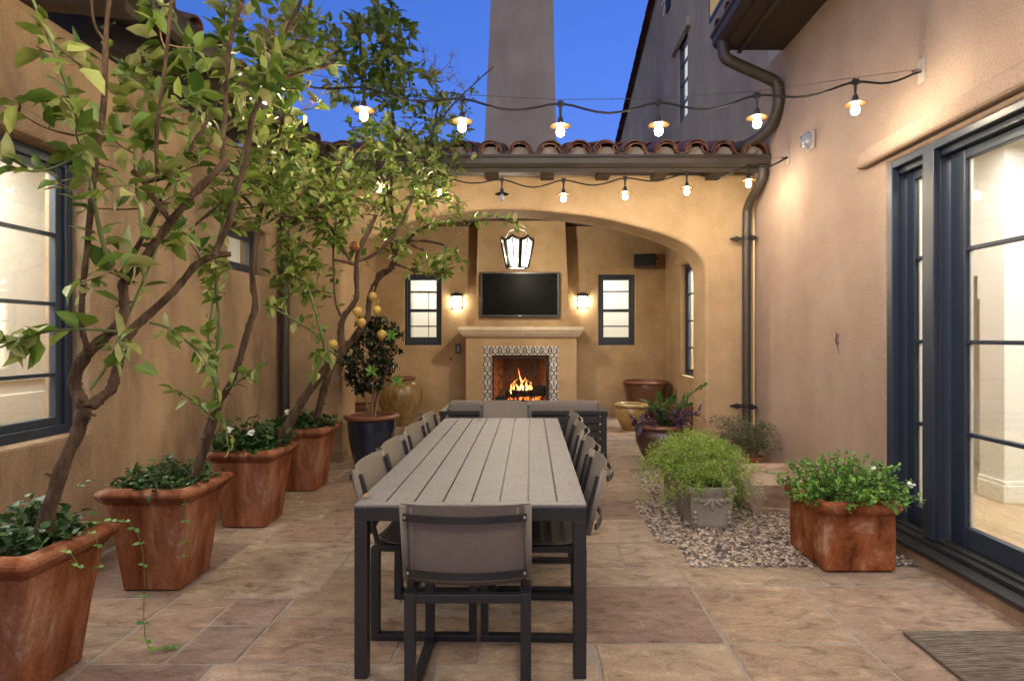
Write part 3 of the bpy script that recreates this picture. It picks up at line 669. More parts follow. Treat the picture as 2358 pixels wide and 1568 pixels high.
dpr = MB().tube(smooth_path([(1.93, 6.02, 4.44), (1.94, 6.02, 4.27), (1.99, 6.02, 4.22), (2.42, 6.08, 4.07), (2.50, 6.08, 4.03), (2.53, 6.1, 3.9), (2.53, 6.15, 3.75), (2.50, 6.3, 3.6), (2.30, 6.62, 3.52), (2.22, 6.7, 3.50)], 2), .058, 14).build('downpipe', BRONZE, RW, smooth='auto')

# ---------------------------------------------------------------- far two-storey gable house
GX = 2.75
GH = thing('gable_house', 'tall two-storey stucco gable wall with a narrow lit window behind the tiled loggia roof', 'house', (GX, 12, 0))
zr = lambda y: 8.86 + (13.18 - y) * .2717
wy0, wy1, wz0, wz1 = 10.5, 11.15, 5.36, 6.80
mb = MB()
def quad(mb, pts): mb.add(pts, [tuple(range(len(pts)))])
ys = [6.93, wy0, wy1, 19.5]
for a, c in zip(ys, ys[1:]):
    if a == wy0:
        quad(mb, [(GX, a, 3.4), (GX, c, 3.4), (GX, c, wz0), (GX, a, wz0)]); quad(mb, [(GX, a, wz1), (GX, c, wz1), (GX, c, zr(c)), (GX, a, zr(a))])
    else:
        quad(mb, [(GX, a, 3.4), (GX, c, 3.4), (GX, c, wz0), (GX, a, wz0)]); quad(mb, [(GX, a, wz0), (GX, c, wz0), (GX, c, wz1), (GX, a, wz1)]); quad(mb, [(GX, a, wz1), (GX, c, wz1), (GX, c, zr(c)), (GX, a, zr(a))])
for a in (wy0, wy1): quad(mb, [(GX, a, wz0), (GX + .3, a, wz0), (GX + .3, a, wz1), (GX, a, wz1)])
for z in (wz0, wz1): quad(mb, [(GX, wy0, z), (GX + .3, wy0, z), (GX + .3, wy1, z), (GX, wy1, z)])
quad(mb, [(GX, 6.93, 4.3), (GX + 5, 6.93, 4.3), (GX + 5, 6.93, zr(6.93)), (GX, 6.93, zr(6.93))])
quad(mb, [(GX, 19.5, 3.4), (GX + 5, 19.5, 3.4), (GX + 5, 19.5, zr(19.5)), (GX, 19.5, zr(19.5))])
quad(mb, [(GX, 6.93, zr(6.93)), (GX, 19.5, zr(19.5)), (GX + 5, 19.5, zr(19.5)), (GX + 5, 6.93, zr(6.93))])
mb.build('wall', STUCG, GH)
b = MB(); b.box(GX - .07, GX + .1, wy0 - .2, wy1 + .35, wz1 + .0, wz1 + .16); b.build('lintel', STUCG, GH, bevel=.03)
LITW = emis('lit_window', (1, .74, .42), 1.0)
def litwin(y0, y1, z0, z1, n, s_=LITW):
    f = MB(); x = GX + .03; d = .05
    f.box(x, x + .06, y0, y0 + d, z0, z1).box(x, x + .06, y1 - d, y1, z0, z1).box(x, x + .058, y0 + d, y1 - d, z0, z0 + d).box(x, x + .058, y0 + d, y1 - d, z1 - d, z1)
    for i in range(1, n):
        z = z0 + (z1 - z0) * i / n; f.box(x + .01, x + .05, y0 + d, y1 - d, z - .012, z + .012)
    o = f.build('window', FRAME, GH)
    p = MB(); p.box(x + .022, x + .026, y0 + d, y1 - d, z0 + d, z1 - d); p.build('pane', GLASSF, o)
    p = MB(); p.box(x + .09, x + .10, y0 + .01, y1 - .01, z0 + .01, z1 - .01); p.build('lit_backing', s_, o)  # emissive sheet standing in for the lit room behind the pane
LITB = emis('lit_backing_glow', (.93, .9, .92), .62)
litwin(wy0, wy1, wz0, wz1, 4, LITB)
# second window high up above the eaves
f = MB(); f.box(GX - .012, GX + .03, 8.15, 9.2, 6.25, 7.6); o = f.build('window', FRAME, GH)
p = MB(); p.box(GX - .018, GX - .013, 8.22, 9.13, 6.32, 7.53); p.build('pane', emis('lit_pane', (.75, .52, .26), .35), o)
p = MB()
for i in range(1, 4): p.box(GX - .03, GX - .019, 8.22, 9.13, 6.32 + i * .3, 6.345 + i * .3)
p.box(GX - .03, GX - .019, 8.6, 8.62, 6.32, 7.53); p.build('muntin', FRAME, o)
tb = MB(); yy = 19.6
while yy > 6.6:
    tile_row_mesh(tb, (GX - .02, yy, zr(yy) + .02), (GX - .02, yy - .46, zr(yy - .46) + .05), .14); yy -= .40
tb.build('verge_tiles', ROOFT, GH, smooth='auto')
# metal bracket sculpture high on the gable wall
WB = thing('wall_bracket', 'small bundle of pale and dark metal rods fixed high on the gable wall', 'bracket', (GX, 12.0, 7.9))
b = MB(); b.box(GX - .03, GX - .001, 11.75, 12.05, 7.95, 8.5); b.build('back_plate', IRON, WB)
b = MB(); rb = random.Random(2)
for i in range(7):
    p0 = Vector((GX - .05, 11.9 + rb.uniform(-.1, .1), 8.3 + rb.uniform(-.1, .1))); b.tube([p0, p0 + Vector((rb.uniform(-.15, 0), rb.uniform(-.22, .22), rb.uniform(-.55, .25)))], .014, 5)
b.build('rod', SCREW, WB)

# ---------------------------------------------------------------- fireplace and chimney
FP = thing('fireplace', 'tan stucco fireplace with cast stone mantel, patterned tile surround and tall tapering chimney', 'fireplace', (-.17, 10.9, 0))
YF = 10.70
ox0, ox1, oz = -.694, .337, 1.124
wall_mesh(mpY(YF), (-1.163, .82), (-.03, 1.45), .12, [(ox0, ox1, -.03, oz)]).build('body', STUC, FP, bevel=.012)
b = MB(); b.box(-1.163, ox0 - .03, YF + .121, YB - .001, -.03, 1.45); b.box(ox1 + .03, .82, YF + .121, YB - .001, -.03, 1.45); b.build('side_wall', STUC, FP)
# breast, flaring at its foot
br = MB()
def brx(z):
    t = (z - 1.63) / 1.95; e = .05 * max(0, 1 - t * 2.2) ** 2
    return -1.005 + .055 * t - e * .3, .705 - .085 * t + e * .3
zsb = [1.63 + 1.95 * i / 12 for i in range(13)]
for a, c in zip(zsb, zsb[1:]):
    (l0, r0), (l1, r1) = brx(a), brx(c); y0, y1 = 10.85, YB - .002
    br.add([(l0, y0, a), (r0, y0, a), (r1, y0, c), (l1, y0, c), (l0, y1, a), (r0, y1, a), (r1, y1, c), (l1, y1, c)], [(0, 1, 2, 3), (0, 3, 7, 4), (1, 5, 6, 2)])
br.build('chimney_breast', STUC, FP)
mt = MB(); prof = [(0, 1.45), (-.05, 1.452), (-.06, 1.475), (-.085, 1.48), (-.13, 1.53), (-.145, 1.56), (-.16, 1.565), (-.165, 1.575), (-.165, 1.632), (.2, 1.633)]
vs = []
for o_, z in prof: vs.append((-1.163 + o_ * .68, YF + o_, z))
for o_, z in prof: vs.append((.82 - o_ * .68, YF + o_, z))
k = len(prof); fs = [(i, i + k, i + 1 + k, i + 1) for i in range(k - 1)]
mt.add(vs, fs)
# returns at both ends
for s0 in (0, k):
    sgn = -1 if s0 == 0 else 1
    ret = [(vs[s0 + i][0], YB if i else YB, vs[s0 + i][2]) for i in range(k)]
    mt.add([vs[s0 + i] for i in range(k)] + ret, [(i, i + 1, i + 1 + k, i + k) for i in range(k - 1)])
mt.add([(vs[k - 2][0], vs[k - 2][1], 1.632), (vs[2 * k - 2][0], vs[k - 2][1], 1.632), (vs[2 * k - 2][0], YB, 1.632), (vs[k - 2][0], YB, 1.632)], [(0, 1, 2, 3)])
mt.add([(vs[0][0], YF, 1.45), (vs[k][0], YF, 1.45), (vs[k][0], YB, 1.45), (vs[0][0], YB, 1.45)], [(0, 1, 2, 3)])
mo = mt.build('mantel', CAST, FP)
jn = MB()
for x in (-.86, -.18, .51): jn.box(x - .003, x + .003, YF - .1665, YF - .164, 1.577, 1.632)
jn.build('joint', STONEP, mo)
# firebox
fb = MB(); D = .62; yb = YF + D
fb.add([(ox0, YF + .05, -.02), (ox0 + .17, yb, -.02), (ox0 + .17, yb, oz), (ox0, YF + .05, oz)], [(0, 1, 2, 3)], 0)
fb.add([(ox1, YF + .05, -.02), (ox1 - .17, yb, -.02), (ox1 - .17, yb, oz), (ox1, YF + .05, oz)], [(0, 1, 2, 3)], 0)
fb.add([(ox0 + .17, yb, -.02), (ox1 - .17, yb, -.02), (ox1 - .17, yb, oz), (ox0 + .17, yb, oz)], [(0, 1, 2, 3)], 1)
fb.add([(ox0, YF, oz + .001), (ox1, YF, oz + .001), (ox1, yb, oz + .001), (ox0, yb, oz + .001)], [(0, 1, 2, 3)], 1)
fb.box(ox0, ox1, YF + .01, yb, -.03, .01, 1)
fb.build('firebox', [BRICK, SOOT], FP)
# tile surround: one mesh, each tile with its own scroll and flower pattern
ts = MB(); S = .1605
def ribbon(mb, pts, wd, y, mi):
    n = len(pts)
    for i in range(n - 1):
        a = Vector((pts[i][0], 0, pts[i][1])); c = Vector((pts[i + 1][0], 0, pts[i + 1][1])); t = (c - a)
        if t.length < 1e-6: continue
        t.normalize(); nn = Vector((-t.z, 0, t.x)) * wd; a = a - t * wd * .3; c = c + t * wd * .3
        mb.add([(p.x, y, p.z) for p in (a - nn, c - nn, c + nn, a + nn)], [(0, 1, 2, 3)], mi)
def tile(cx, cz, rot):
    y = YF - .012
    ts.box(cx - S / 2 + .002, cx + S / 2 - .002, y, YF - .001, cz - S / 2 + .002, cz + S / 2 - .002, 0)
    def tr(p):
        x, z = p[0] * S, p[1] * S
        for _ in range(rot): x, z = -z, x
        return cx + x, cz + z
    def bl(pts, mi, yy): ts.add([(tr(p)[0], yy, tr(p)[1]) for p in pts], [tuple(range(len(pts)))], mi)
    for sg in (1, -1):
        o = [(sg * a, b) for a, b in [(0, -.46), (.10, -.30), (.26, -.12), (.33, .05), (.25, .17), (.31, .27), (.44, .33), (.47, .46)]]
        ribbon(ts, [tr(p) for p in o], .0085, y - .001, 1)
        ribbon(ts, [tr((sg * a, b)) for a, b in [(.47, -.05), (.36, -.12), (.33, -.26), (.42, -.33), (.47, -.25)]], .006, y - .001, 1)
        ribbon(ts, [tr((sg * a, b)) for a, b in [(.06, .02), (.14, .1), (.1, .2), (.03, .16)]], .005, y - .001, 1)
        bl([(sg * .28, -.46), (sg * .34, -.36), (sg * .28, -.28), (sg * .21, -.36)], 2, y - .002)
        bl([(sg * .40, -.46), (sg * .46, -.40), (sg * .44, -.36), (sg * .36, -.41)], 2, y - .002)
        bl([(sg * .38, .02), (sg * .45, .10), (sg * .40, .2), (sg * .35, .1)], 2, y - .002)
        bl([(sg * .12, -.08), (sg * .18, 0), (sg * .12, .06), (sg * .07, 0)], 2, y - .002)
    bl([(0, .47), (-.10, .44), (-.16, .33), (-.07, .34), (0, .2), (.07, .34), (.16, .33), (.10, .44)], 2, y - .003)
    bl([(0, -.14), (.05, -.06), (0, .03), (-.05, -.06)], 3, y - .003)
tx0 = -.855 + S / 2 + .0
for i in range(9): tile(-.18 + (i - 4) * (1.345 / 9 + .0), oz + S / 2 + .003, 0)
for i in range(7):
    for x in (ox0 - S / 2 + .004, ox1 + S / 2 - .004): tile(x, oz - S / 2 - i * S, 0 if i % 2 else 2)
ts.build('tile_surround', [TILEW, TILEK, TILEB, TILEO], FP)
# chimney stack above the roof
ch = MB()
def chx(z): t = (z - 4.92) / (7.69 - 4.92); return -.86 + .12 * t, .475 - .057 * t
for a, c in [(3.4, 6.0), (6.0, 8.5), (8.5, 10.0)]:
    (l0, r0), (l1, r1) = chx(a), chx(c); y0, y1 = 11.1, 12.1
    ch.add([(l0, y0, a), (r0, y0, a), (r1, y0, c), (l1, y0, c), (l0, y1, a), (r0, y1, a), (r1, y1, c), (l1, y1, c)], [(0, 1, 2, 3), (0, 3, 7, 4), (1, 5, 6, 2), (5, 4, 7, 6)])
cho = ch.build('chimney', STUCG, FP)
cp = MB(); cp.box(-.80, .42, 11.0, 12.2, 10.0, 10.2); cp.build('cap', STUCG, cho, bevel=.03)

# fire screen
FS = thing('fire_screen', 'black wrought iron scroll screen standing in the fireplace opening', 'fire screen', (-.18, YF - .0, 0))
b = MB(); e = .022; y0, y1 = YF + .005, YF + .03
b.box(ox0 + .012, ox0 + .012 + e, y0, y1, .012, oz - .03); b.box(ox1 - .012 - 2.5 * e, ox1 - .012, y0, y1, .012, oz - .03); b.box(ox0 + .012, ox1 - .012, y0, y1, oz - .03 - e, oz - .03); b.box(ox0 + .012, ox1 - .012, y0, y1, .012, .012 + e)
b.build('frame', IRON, FS)
ss = MB(); cw = .153; rh = .262
def heart(cx, cz):
    for sg in (1, -1):
        pts = []
        for i in range(15):   # spiral top curl running into a stem ending in a point below
            t = i / 14; a = -1.9 + t * 5.0; r_ = .012 + .026 * t
            pts.append((cx + sg * (.038 - r_ * math.cos(a)), cz + .075 + r_ * math.sin(a) * 1.1))
        p2 = [(cx + sg * a_, cz + b_) for a_, b_ in [(.074, .045), (.06, -.005), (.03, -.055), (.006, -.10)]]
        pts = pts[:12] + p2
        ss.tube([(x, YF + .018, z) for x, z in pts], .0042, 5)
for i in range(7):
    for jn_ in range(5):
        cx = -.60 + i * cw + (0 if jn_ % 2 else 0); cz = .95 - jn_ * rh
        for dx, dz in ((0, 0), (cw / 2, -rh / 2)):
            if ox0 + .08 < cx + dx < ox1 - .11: heart(cx + dx, cz + dz)
ss.build('scrollwork', IRON, FS, smooth=True)
# logs, grate, flames
GR = thing('fire_grate', 'black iron grate full of burning gas logs and embers', 'grate', (-.12, 11.0, 0.01))
b = MB()
for i in range(7): b.tube([(-.42 + i * .1, 10.88, .36), (-.42 + i * .1, 10.88, .28), (-.42 + i * .1, 11.14, .28), (-.42 + i * .1, 11.14, .4)], .009, 6)
b.tube([(-.46, 10.9, .29), (.22, 10.9, .29)], .01, 6).tube([(-.46, 11.1, .29), (.22, 11.1, .29)], .01, 6)
for x in (-.4, .16):
    for y_ in (10.9, 11.1): b.tube([(x, y_, .01), (x, y_, .29)], .01, 6)
b.build('bars', IRON, GR)
b = MB(); rl = random.Random(8)
for i in range(70): b.ball((rl.uniform(-.42, .2), rl.uniform(10.9, 11.1), rl.uniform(.30, .345)), rl.uniform(.008, .016), 6, 4)
b.build('embers', emis('ember_glow', (1, .22, .04), 2.2), GR)
for k_, (a, c, r_) in enumerate([((-.46, 11.05, .40), (.26, 11.1, .41), .065), ((-.35, 10.94, .43), (.28, 11.0, .42), .06), ((-.2, 11.1, .52), (.28, 10.95, .51), .05), ((-.62, 10.9, .30), (-.3, 11.12, .33), .055)]):
    b = MB(); a, c = Vector(a), Vector(c); pts = [a.lerp(c, i / 7) + Vector((0, 0, rl.uniform(-.012, .012))) for i in range(8)]
    b.tube(pts, [r_ * rl.uniform(.8, 1.15) for _ in pts], 10)
    tag(b.build('log', CHARLOG, smooth=True), ['charred log lying across the back of the grate', 'charred log lying across the front of the grate under the flames', 'short charred log resting askew on top of the log pile', 'blackened log end poking out low on the left of the grate'][k_], 'log', 'logs in the fireplace')
FL = thing('fire', 'orange and yellow flames rising from the logs in the fireplace', 'fire', (-.15, 11.0, .3))
fm = bpy.data.materials.new('flame'); fm.use_nodes = True; nt = fm.node_tree
tc = node(fm, 'ShaderNodeTexCoord'); sx = node(fm, 'ShaderNodeSeparateXYZ'); nt.links.new(tc.outputs['Generated'], sx.inputs[0])
rp = node(fm, 'ShaderNodeValToRGB'); e = rp.color_ramp.elements; e[0].position = 0; e[0].color = (1, .55, .16, 1); e[1].position = 1; e[1].color = (1, .16, .02, 1)
nt.links.new(sx.outputs[2], rp.inputs[0]); em = node(fm, 'ShaderNodeEmission'); nt.links.new(rp.outputs[0], em.inputs[0])
mr = node(fm, 'ShaderNodeMapRange'); mr.inputs[3].default_value = 6; mr.inputs[4].default_value = 1.6; nt.links.new(sx.outputs[2], mr.inputs[0]); nt.links.new(mr.outputs[0], em.inputs[1])
tr_ = node(fm, 'ShaderNodeBsdfTransparent'); lw = node(fm, 'ShaderNodeLayerWeight'); lw.inputs[0].default_value = .35
mx = node(fm, 'ShaderNodeMixShader'); nt.links.new(lw.outputs['Facing'], mx.inputs[0]); nt.links.new(em.outputs[0], mx.inputs[1]); nt.links.new(tr_.outputs[0], mx.inputs[2])
nt.links.new(mx.outputs[0], nt.nodes['Material Output'].inputs[0])
for px, z0, h_, r_, bend in [(-.19, .46, .44, .036, .035), (-.14, .48, .24, .038, -.03), (-.30, .45, .26, .03, -.04), (-.25, .44, .20, .036, .03), (.0, .44, .24, .028, .04), (-.01, .44, .2, .04, -.02), (-.35, .42, .22, .03, -.02), (-.08, .46, .25, .04, .02)]:
    b = MB(); pts = []; rs = []
    for i in range(11):
        t = i / 10; pts.append((px + bend * math.sin(t * 5) * t * 1.5 + .012 * math.sin(t * 11 + px * 9), 10.98 + .03 * math.sin(px * 40) + .01 * math.sin(t * 8), z0 + h_ * t))
        rs.append(max(.002, r_ * (math.sin(math.pi * min(1, .22 + t * .8)) ** .8) * (1 - t * .55)))
    b.tube(pts, rs, 9, flat=.6); b.build('flame', fm, FL, smooth=True)

# ---------------------------------------------------------------- string lights
def string_light(label, Y, x0, z0, x1, z1, bulbs, zb, drop=.19, offb=(), plate_left=False):
    """festoon cord along X at distance Y; bulbs: list of x; zb(x): height of the cord"""
    T = thing('string_light', label, 'string lights', (x1, Y, z1), 'festoon lights strung across the courtyard')
    pts = [Vector((x0, Y, z0))]
    xs = sorted(bulbs)
    full = [(x0, z0)] + [(x, zb(x)) for x in xs] + [(x1, z1)]
    cp_ = []
    sr = random.Random(int(Y * 10))
    for (xa, za), (xb, zb_) in zip(full, full[1:]):
        L_ = abs(xb - xa); sag = (.055 + sr.uniform(-.012, .03)) * min(1, L_ / .6)
        for i in range(8):
            t = i / 8; cp_.append((xa + (xb - xa) * t, Y + .0, za + (zb_ - za) * t - sag * (math.sin(math.pi * t) ** 1.6)))
    cp_.append((x1, Y, z1))
    MB().tube(cp_, .0075, 7).build('cord', RUBBER, T, smooth=True)
    wpt = [(x0, Y + .01, z0 + .02)] + [(x, Y + .01, zb(x) + .03) for x in xs] + [(x1 + .0, Y, z1 + .015)]
    MB().tube(wpt, .0022, 4).build('support_wire', STEEL, T)
    for n_, x in enumerate(xs):
        z = zb(x)
        s_ = MB(); s_.box(x - .02, x + .02, Y - .012, Y + .012, z - .018, z + .014); s_.tube([(x, Y, z - .01), (x, Y, z - .10)], [.011, .007], 8)
        s_.lathe([(.006, -drop + .105), (.014, -drop + .10), (.02, -drop + .08), (.021, -drop + .055), (.03, -drop + .05)], (x, Y, z), 12)
        s_.tube([(x, Y + .01, z + .012), (x, Y + .01, z + .03)], .003, 5)
        so_ = s_.build('lamp_holder', RUBBER, T, smooth='auto')
        sh = MB(); sh.lathe([(.018, -drop + .058), (.04, -drop + .054), (.068, -drop + .043), (.070, -drop + .041), (.066, -drop + .040), (.04, -drop + .050), (.016, -drop + .053)], (x, Y, z), 24); sh.build('lamp_shade', SHADE, so_, smooth='auto')
        bb = MB(); bb.lathe([(.012, .055), (.015, .04), (.023, .02), (.0265, .0), (.022, -.018), (.011, -.027), (0.0005, -.03)], (x, Y, z - drop), 12); bb.build('bulb', EMB if n_ not in offb else FROST, so_, smooth=True)
    for xx, zz, sg in ((x1, z1, -1), (x0, z0, 1)):
        if sg == 1 and not plate_left: continue
        pb = MB(); pb.box(xx - .006 if sg < 0 else xx - .0, xx + .0 if sg < 0 else xx + .006, Y - .035, Y + .035, zz - .08, zz + .08)
        po = pb.build('wall_plate', PLATEM, T, bevel=.003)
        MB().tube([(xx, Y, zz), (xx + sg * .05, Y, zz)], .008, 8).lathe([(.012, -.003), (.02, 0), (.012, .003)], (xx + sg * .05, Y, zz), 10).build('eye_bolt', SCREW, po)
    return T
c1 = lambda x: 2.985 + .012 * (x - .4) ** 2 * 4 if x < .4 else 2.985 + .0485 * (x - .4) ** 2
string_light('nearer festoon of glowing bulbs hung above the dining table, crossing in front of the chimney', 3.95, -2.28, 3.36, XR - .001, 3.20,
             [2.14 - i * .648 for i in range(7)], c1)
c2 = lambda x: 3.02 + .035 * (x - .15) ** 2
string_light('farther festoon of glowing bulbs hung in front of the arch', 6.0, -2.28, 3.34, XR - .001, 3.245,
             [2.18 - i * .617 for i in range(7)], c2, offb=(2,))
string_light('added out-of-view festoon of glowing bulbs overhead near the camera', 1.8, -2.28, 3.36, XR - .001, 3.2, [2.14 - i * .648 for i in range(7)], c1)  # out of view, added to light the foreground
string_light('added unseen festoon of glowing bulbs behind the camera', -.4, -2.28, 3.36, XR - .001, 3.2, [2.14 - i * .648 for i in range(7)], c1)  # unseen string behind the camera, added as extra foreground light

# lantern and sconces
LN = thing('lantern', 'large black iron lantern with glowing white glass hanging under the arch', 'lantern', (-.2, 9.0, 2.48))
z0, z1 = 2.485, 2.94; cx, cy = -.2, 9.0; NS = 6
b = MB(); gl = MB()
r0, r1 = .155, .245
for i in range(NS):
    a = 2 * math.pi * (i + .72) / NS; a2 = 2 * math.pi * (i + 1.72) / NS
    P = lambda r, a_, z: Vector((cx + r * math.cos(a_), cy + r * math.sin(a_), z))
    b.tube([P(r0, a, z0), P(r1, a, z1 - .06)], .026, 4)
    am = (a + a2) / 2
    b.tube([P(r0, a, z0), P(r0, a2, z0)], .012, 4)
    b.tube([P(r1, a, z1 - .06), P(r1 * .96, a * .7 + a2 * .3, z1 - .035), P(r1 * .95, am, z1 + .0), P(r1 * .96, a * .3 + a2 * .7, z1 - .035), P(r1, a2, z1 - .06)], .021, 4)
    b.tube([P(r0 * .93, am, z0), P(r1 * .92, am, z1 - .03)], .007, 4)
    rm_ = (r0 + r1) / 2; b.tube([P(rm_, a, (z0 + z1) / 2 - .02), P(rm_, a2, (z0 + z1) / 2 - .02)], .004, 4)
    q0, q1 = r0 * .97, r1 * .97
    gl.add([P(q0, a, z0 + .005), P(q0, a2, z0 + .005), P(q1, a2, z1 - .06), P(q1 * .96, am, z1 - .01), P(q1, a, z1 - .06)], [(0, 1, 2, 3, 4)])
gl.add([(cx + r0 * .95 * math.cos(2 * math.pi * (i + .72) / NS), cy + r0 * .95 * math.sin(2 * math.pi * (i + .72) / NS), z0 + .004) for i in range(NS)], [tuple(range(NS))])
b.tube([(cx - .2, cy, z1 - .04), (cx - .12, cy, z1 + .1), (cx, cy, z1 + .14), (cx + .12, cy, z1 + .1), (cx + .2, cy, z1 - .04)], .008, 5)
for i in range(12): b.lathe([(.012, -.02), (.017, 0), (.012, .02)], (cx, cy, z1 + .16 + i * .04), 6)
b.build('frame', IRON, LN); 
lgm = emis('lantern_glass', (1, .92, .8), 2.6); q_ = node(lgm, 'ShaderNodeBsdfTransparent'); mx = node(lgm, 'ShaderNodeMixShader'); mx.inputs[0].default_value = .6
lnt = lgm.node_tree; lnt.links.new(lnt.nodes['Emission'].outputs[0], mx.inputs[1]); lnt.links.new(q_.outputs[0], mx.inputs[2]); lnt.links.new(mx.outputs[0], lnt.nodes['Material Output'].inputs[0])
gl.build('glass', lgm, LN)
ld = bpy.data.lights.new('lantern_lamp', 'POINT'); ld.energy = 230; ld.color = (1, .87, .66); ld.shadow_soft_size = .06
lo = bpy.data.objects.new('lantern_lamp', ld); COL.objects.link(lo); lo.parent = LN; lo.location = (0, 0, .2)
b = MB(); b.lathe([(.0005, -.05), (.03, -.03), (.036, 0), (.02, .04), (.0005, .05)], (cx + .0, cy, z0 + .1), 10); b.build('bulb', emis('lantern_bulb', (1, .92, .8), 8), LN, smooth=True)

SM = emis('sconce_glass', (1, .88, .68), 48)
for x, lab in ((-1.396, 'scrolled iron wall sconce with glowing glass left of the television'), (.983, 'scrolled iron wall sconce with glowing glass right of the television')):
    S_ = thing('wall_sconce', lab, 'wall lamp', (x, YB, 2.0), 'sconces flanking the chimney breast')
    b = MB(); z0, z1 = 2.0, 2.22; yf = YB - .11
    b.box(x - .1, x + .1, YB - .012, YB - .001, z0 - .01, z1 + .06)
    for dx in (-.095, .085): b.box(x + dx, x + dx + .01, yf, YB - .012, z0, z0 + .01); b.box(x + dx, x + dx + .01, yf, yf + .01, z0, z1)
    b.box(x - .085, x + .085, yf, yf + .008, z0, z0 + .01); b.box(x - .085, x + .085, yf, yf + .008, z1 - .01, z1)
    for sg in (1, -1):
        sp = []
        for i in range(22):
            t = i / 21; a = 5.2 * t + .4; r_ = .042 * (1 - .75 * t); sp.append((x + sg * (.042 - r_ * math.cos(a)), yf + .004, z0 + .085 + r_ * math.sin(a) * 1.2))
        b.tube(sp, .004, 5); b.tube([(x + sg * .01, yf + .004, z0 + .01), (x + sg * .004, yf + .004, z0 + .09), (x + sg * .05, yf + .004, z0 + .18), (x + sg * .08, yf + .004, z0 + .2)], .0035, 5)
    b.build('frame', IRON, S_)
    rfm = MB(); rfm.prism([(x - .11, z1), (x + .11, z1), (x + .075, z1 + .045), (x + .03, z1 + .07), (x - .03, z1 + .07), (x - .075, z1 + .045)], mpY(0), yf - .01, YB - .012); rfm.build('hood', IRON, S_)
    gq = MB(); gq.box(x - .075, x + .075, yf + .02, YB - .03, z0 + .012, z1 - .005); gq.build('glass', SM, S_)
# interior lights (rooms seen lit through the windows)
def roomlight(x, y, z, sx, sy, W, label, col=(1, .97, .92)):
    T = thing('ceiling_light', label, 'ceiling light', (x, y, z))
    b = MB(); b.box(x - sx / 2 - .03, x + sx / 2 + .03, y - sy / 2 - .03, y + sy / 2 + .03, z + .001, z + .03); b.build('housing', ENAMEL, T)
    ld = bpy.data.lights.new('room_lamp', 'AREA'); ld.shape = 'RECTANGLE'; ld.size = sx; ld.size_y = sy; ld.energy = W; ld.color = col
    lo = bpy.data.objects.new('room_lamp', ld); COL.objects.link(lo); lo.parent = T; lo.location = (0, 0, -.01)
roomlight(3.5, 3.6, 3.06, .9, 2.6, 120, 'flush ceiling light in the room behind the glass doors')
roomlight(5.3, 3.0, 3.06, .6, 1.6, 55, 'flush ceiling light deeper in the room behind the glass doors')
roomlight(3.5, 9.6, 3.06, .6, .9, 260, 'flush ceiling light in the room beside the loggia')
roomlight(3.5, 7.0, 3.06, .5, .6, 60, 'flush ceiling light in the passage behind the glass doors')
roomlight(-3.65, 2.9, 2.96, .5, 2.8, 165, 'flush ceiling light in the room behind the left window')
roomlight(-4.6, 5.6, 2.96, .6, .6, 50, 'flush ceiling light in the passage behind the small left window')
roomlight(-2.0, YB + 1.2, 3.15, .7, .6, 32, 'flush ceiling light in the pantry behind the fireplace')
roomlight(1.6, YB + 1.2, 3.15, .7, .6, 37, 'flush ceiling light in the hall behind the fireplace')

# ---------------------------------------------------------------- wall things
TV = thing('television', 'large black flat television mounted on the chimney breast above the mantel', 'television', (-.2, 10.75, 1.8))
b = MB(); b.box(-.905, .515, 10.735, 10.80, 1.81, 2.615); b.build('bezel', BEZEL, TV, bevel=.006)
b = MB(); b.box(-.865, .475, 10.731, 10.736, 1.845, 2.585); b.build('screen', BLACK, TV)
b = MB(); b.box(-.6, .2, 10.80, 10.87, 1.95, 2.5); b.build('mount', BEZEL, TV)
b = MB(); b.lathe([(.0005, 0), (.009, 0), (.009, .004), (.0005, .004)], (0, 0, 0), 10)
lg = MB(); lg.add([(v[0] - .235, 10.729 - v[2] * .3, v[1] + 1.828) for v in b.v], b.f, 0); lg.box(-.22, -.165, 10.729, 10.7335, 1.821, 1.836, 1)
lg.build('badge', [M('badge_red', [(.4, .02, .05), (.45, .03, .06)], 2), M('badge_white', [(.6, .6, .6), (.65, .65, .65)], 2)], TV)
SP = thing('loudspeaker', 'black outdoor loudspeaker mounted high in the right corner of the loggia', 'speaker', (2.15, 11.2, 2.75))
rt = Matrix.Rotation(R(-14), 3, 'Z') @ Matrix.Rotation(R(-8), 3, 'X')
b = MB(); b.obox((2.13, 11.17, 2.86), (.40, .22, .235), rt); b.build('cabinet', BEZEL, SP, bevel=.02)
b = MB(); b.obox(Vector((2.13, 11.17, 2.86)) + rt @ Vector((0, -.112, 0)), (.36, .008, .2), rt); b.build('grille', RUBBER, SP, bevel=.003)
b = MB(); b.tube([(2.2, 11.2, 2.9), (2.4, 11.39, 2.95)], .018, 8); b.build('bracket', IRON, SP)
WLm = thing('bulkhead_light', 'small unlit oval bulkhead light on the right wall below the cables', 'wall lamp', (XR, 5.49, 3.2))
b = MB(); b.box(XR - .035, XR - .001, 5.42, 5.55, 3.16, 3.33); b.build('base', PLATEM, WLm, bevel=.012)
b = MB(); b.ball((XR - .035, 5.485, 3.245), .08, 16, 10, sc_=(.9, .75, 1.05)); b.build('glass', FROST, WLm, smooth=True)
b = MB()
for dz in (-.04, 0, .04): b.tube([(XR - .035, 5.42, 3.245 + dz), (XR - .09, 5.44, 3.245 + dz), (XR - .112, 5.485, 3.245 + dz), (XR - .09, 5.53, 3.245 + dz), (XR - .035, 5.55, 3.245 + dz)], .004, 5)
b.build('guard', SCREW, WLm)
KP = thing('wall_control', 'small dark control plate on the back wall left of the fireplace', 'switch', (-1.37, YB, 1.2))
b = MB(); b.box(-1.43, -1.32, YB - .02, YB - .001, 1.135, 1.32); b.build('plate', BRONZE, KP, bevel=.006)
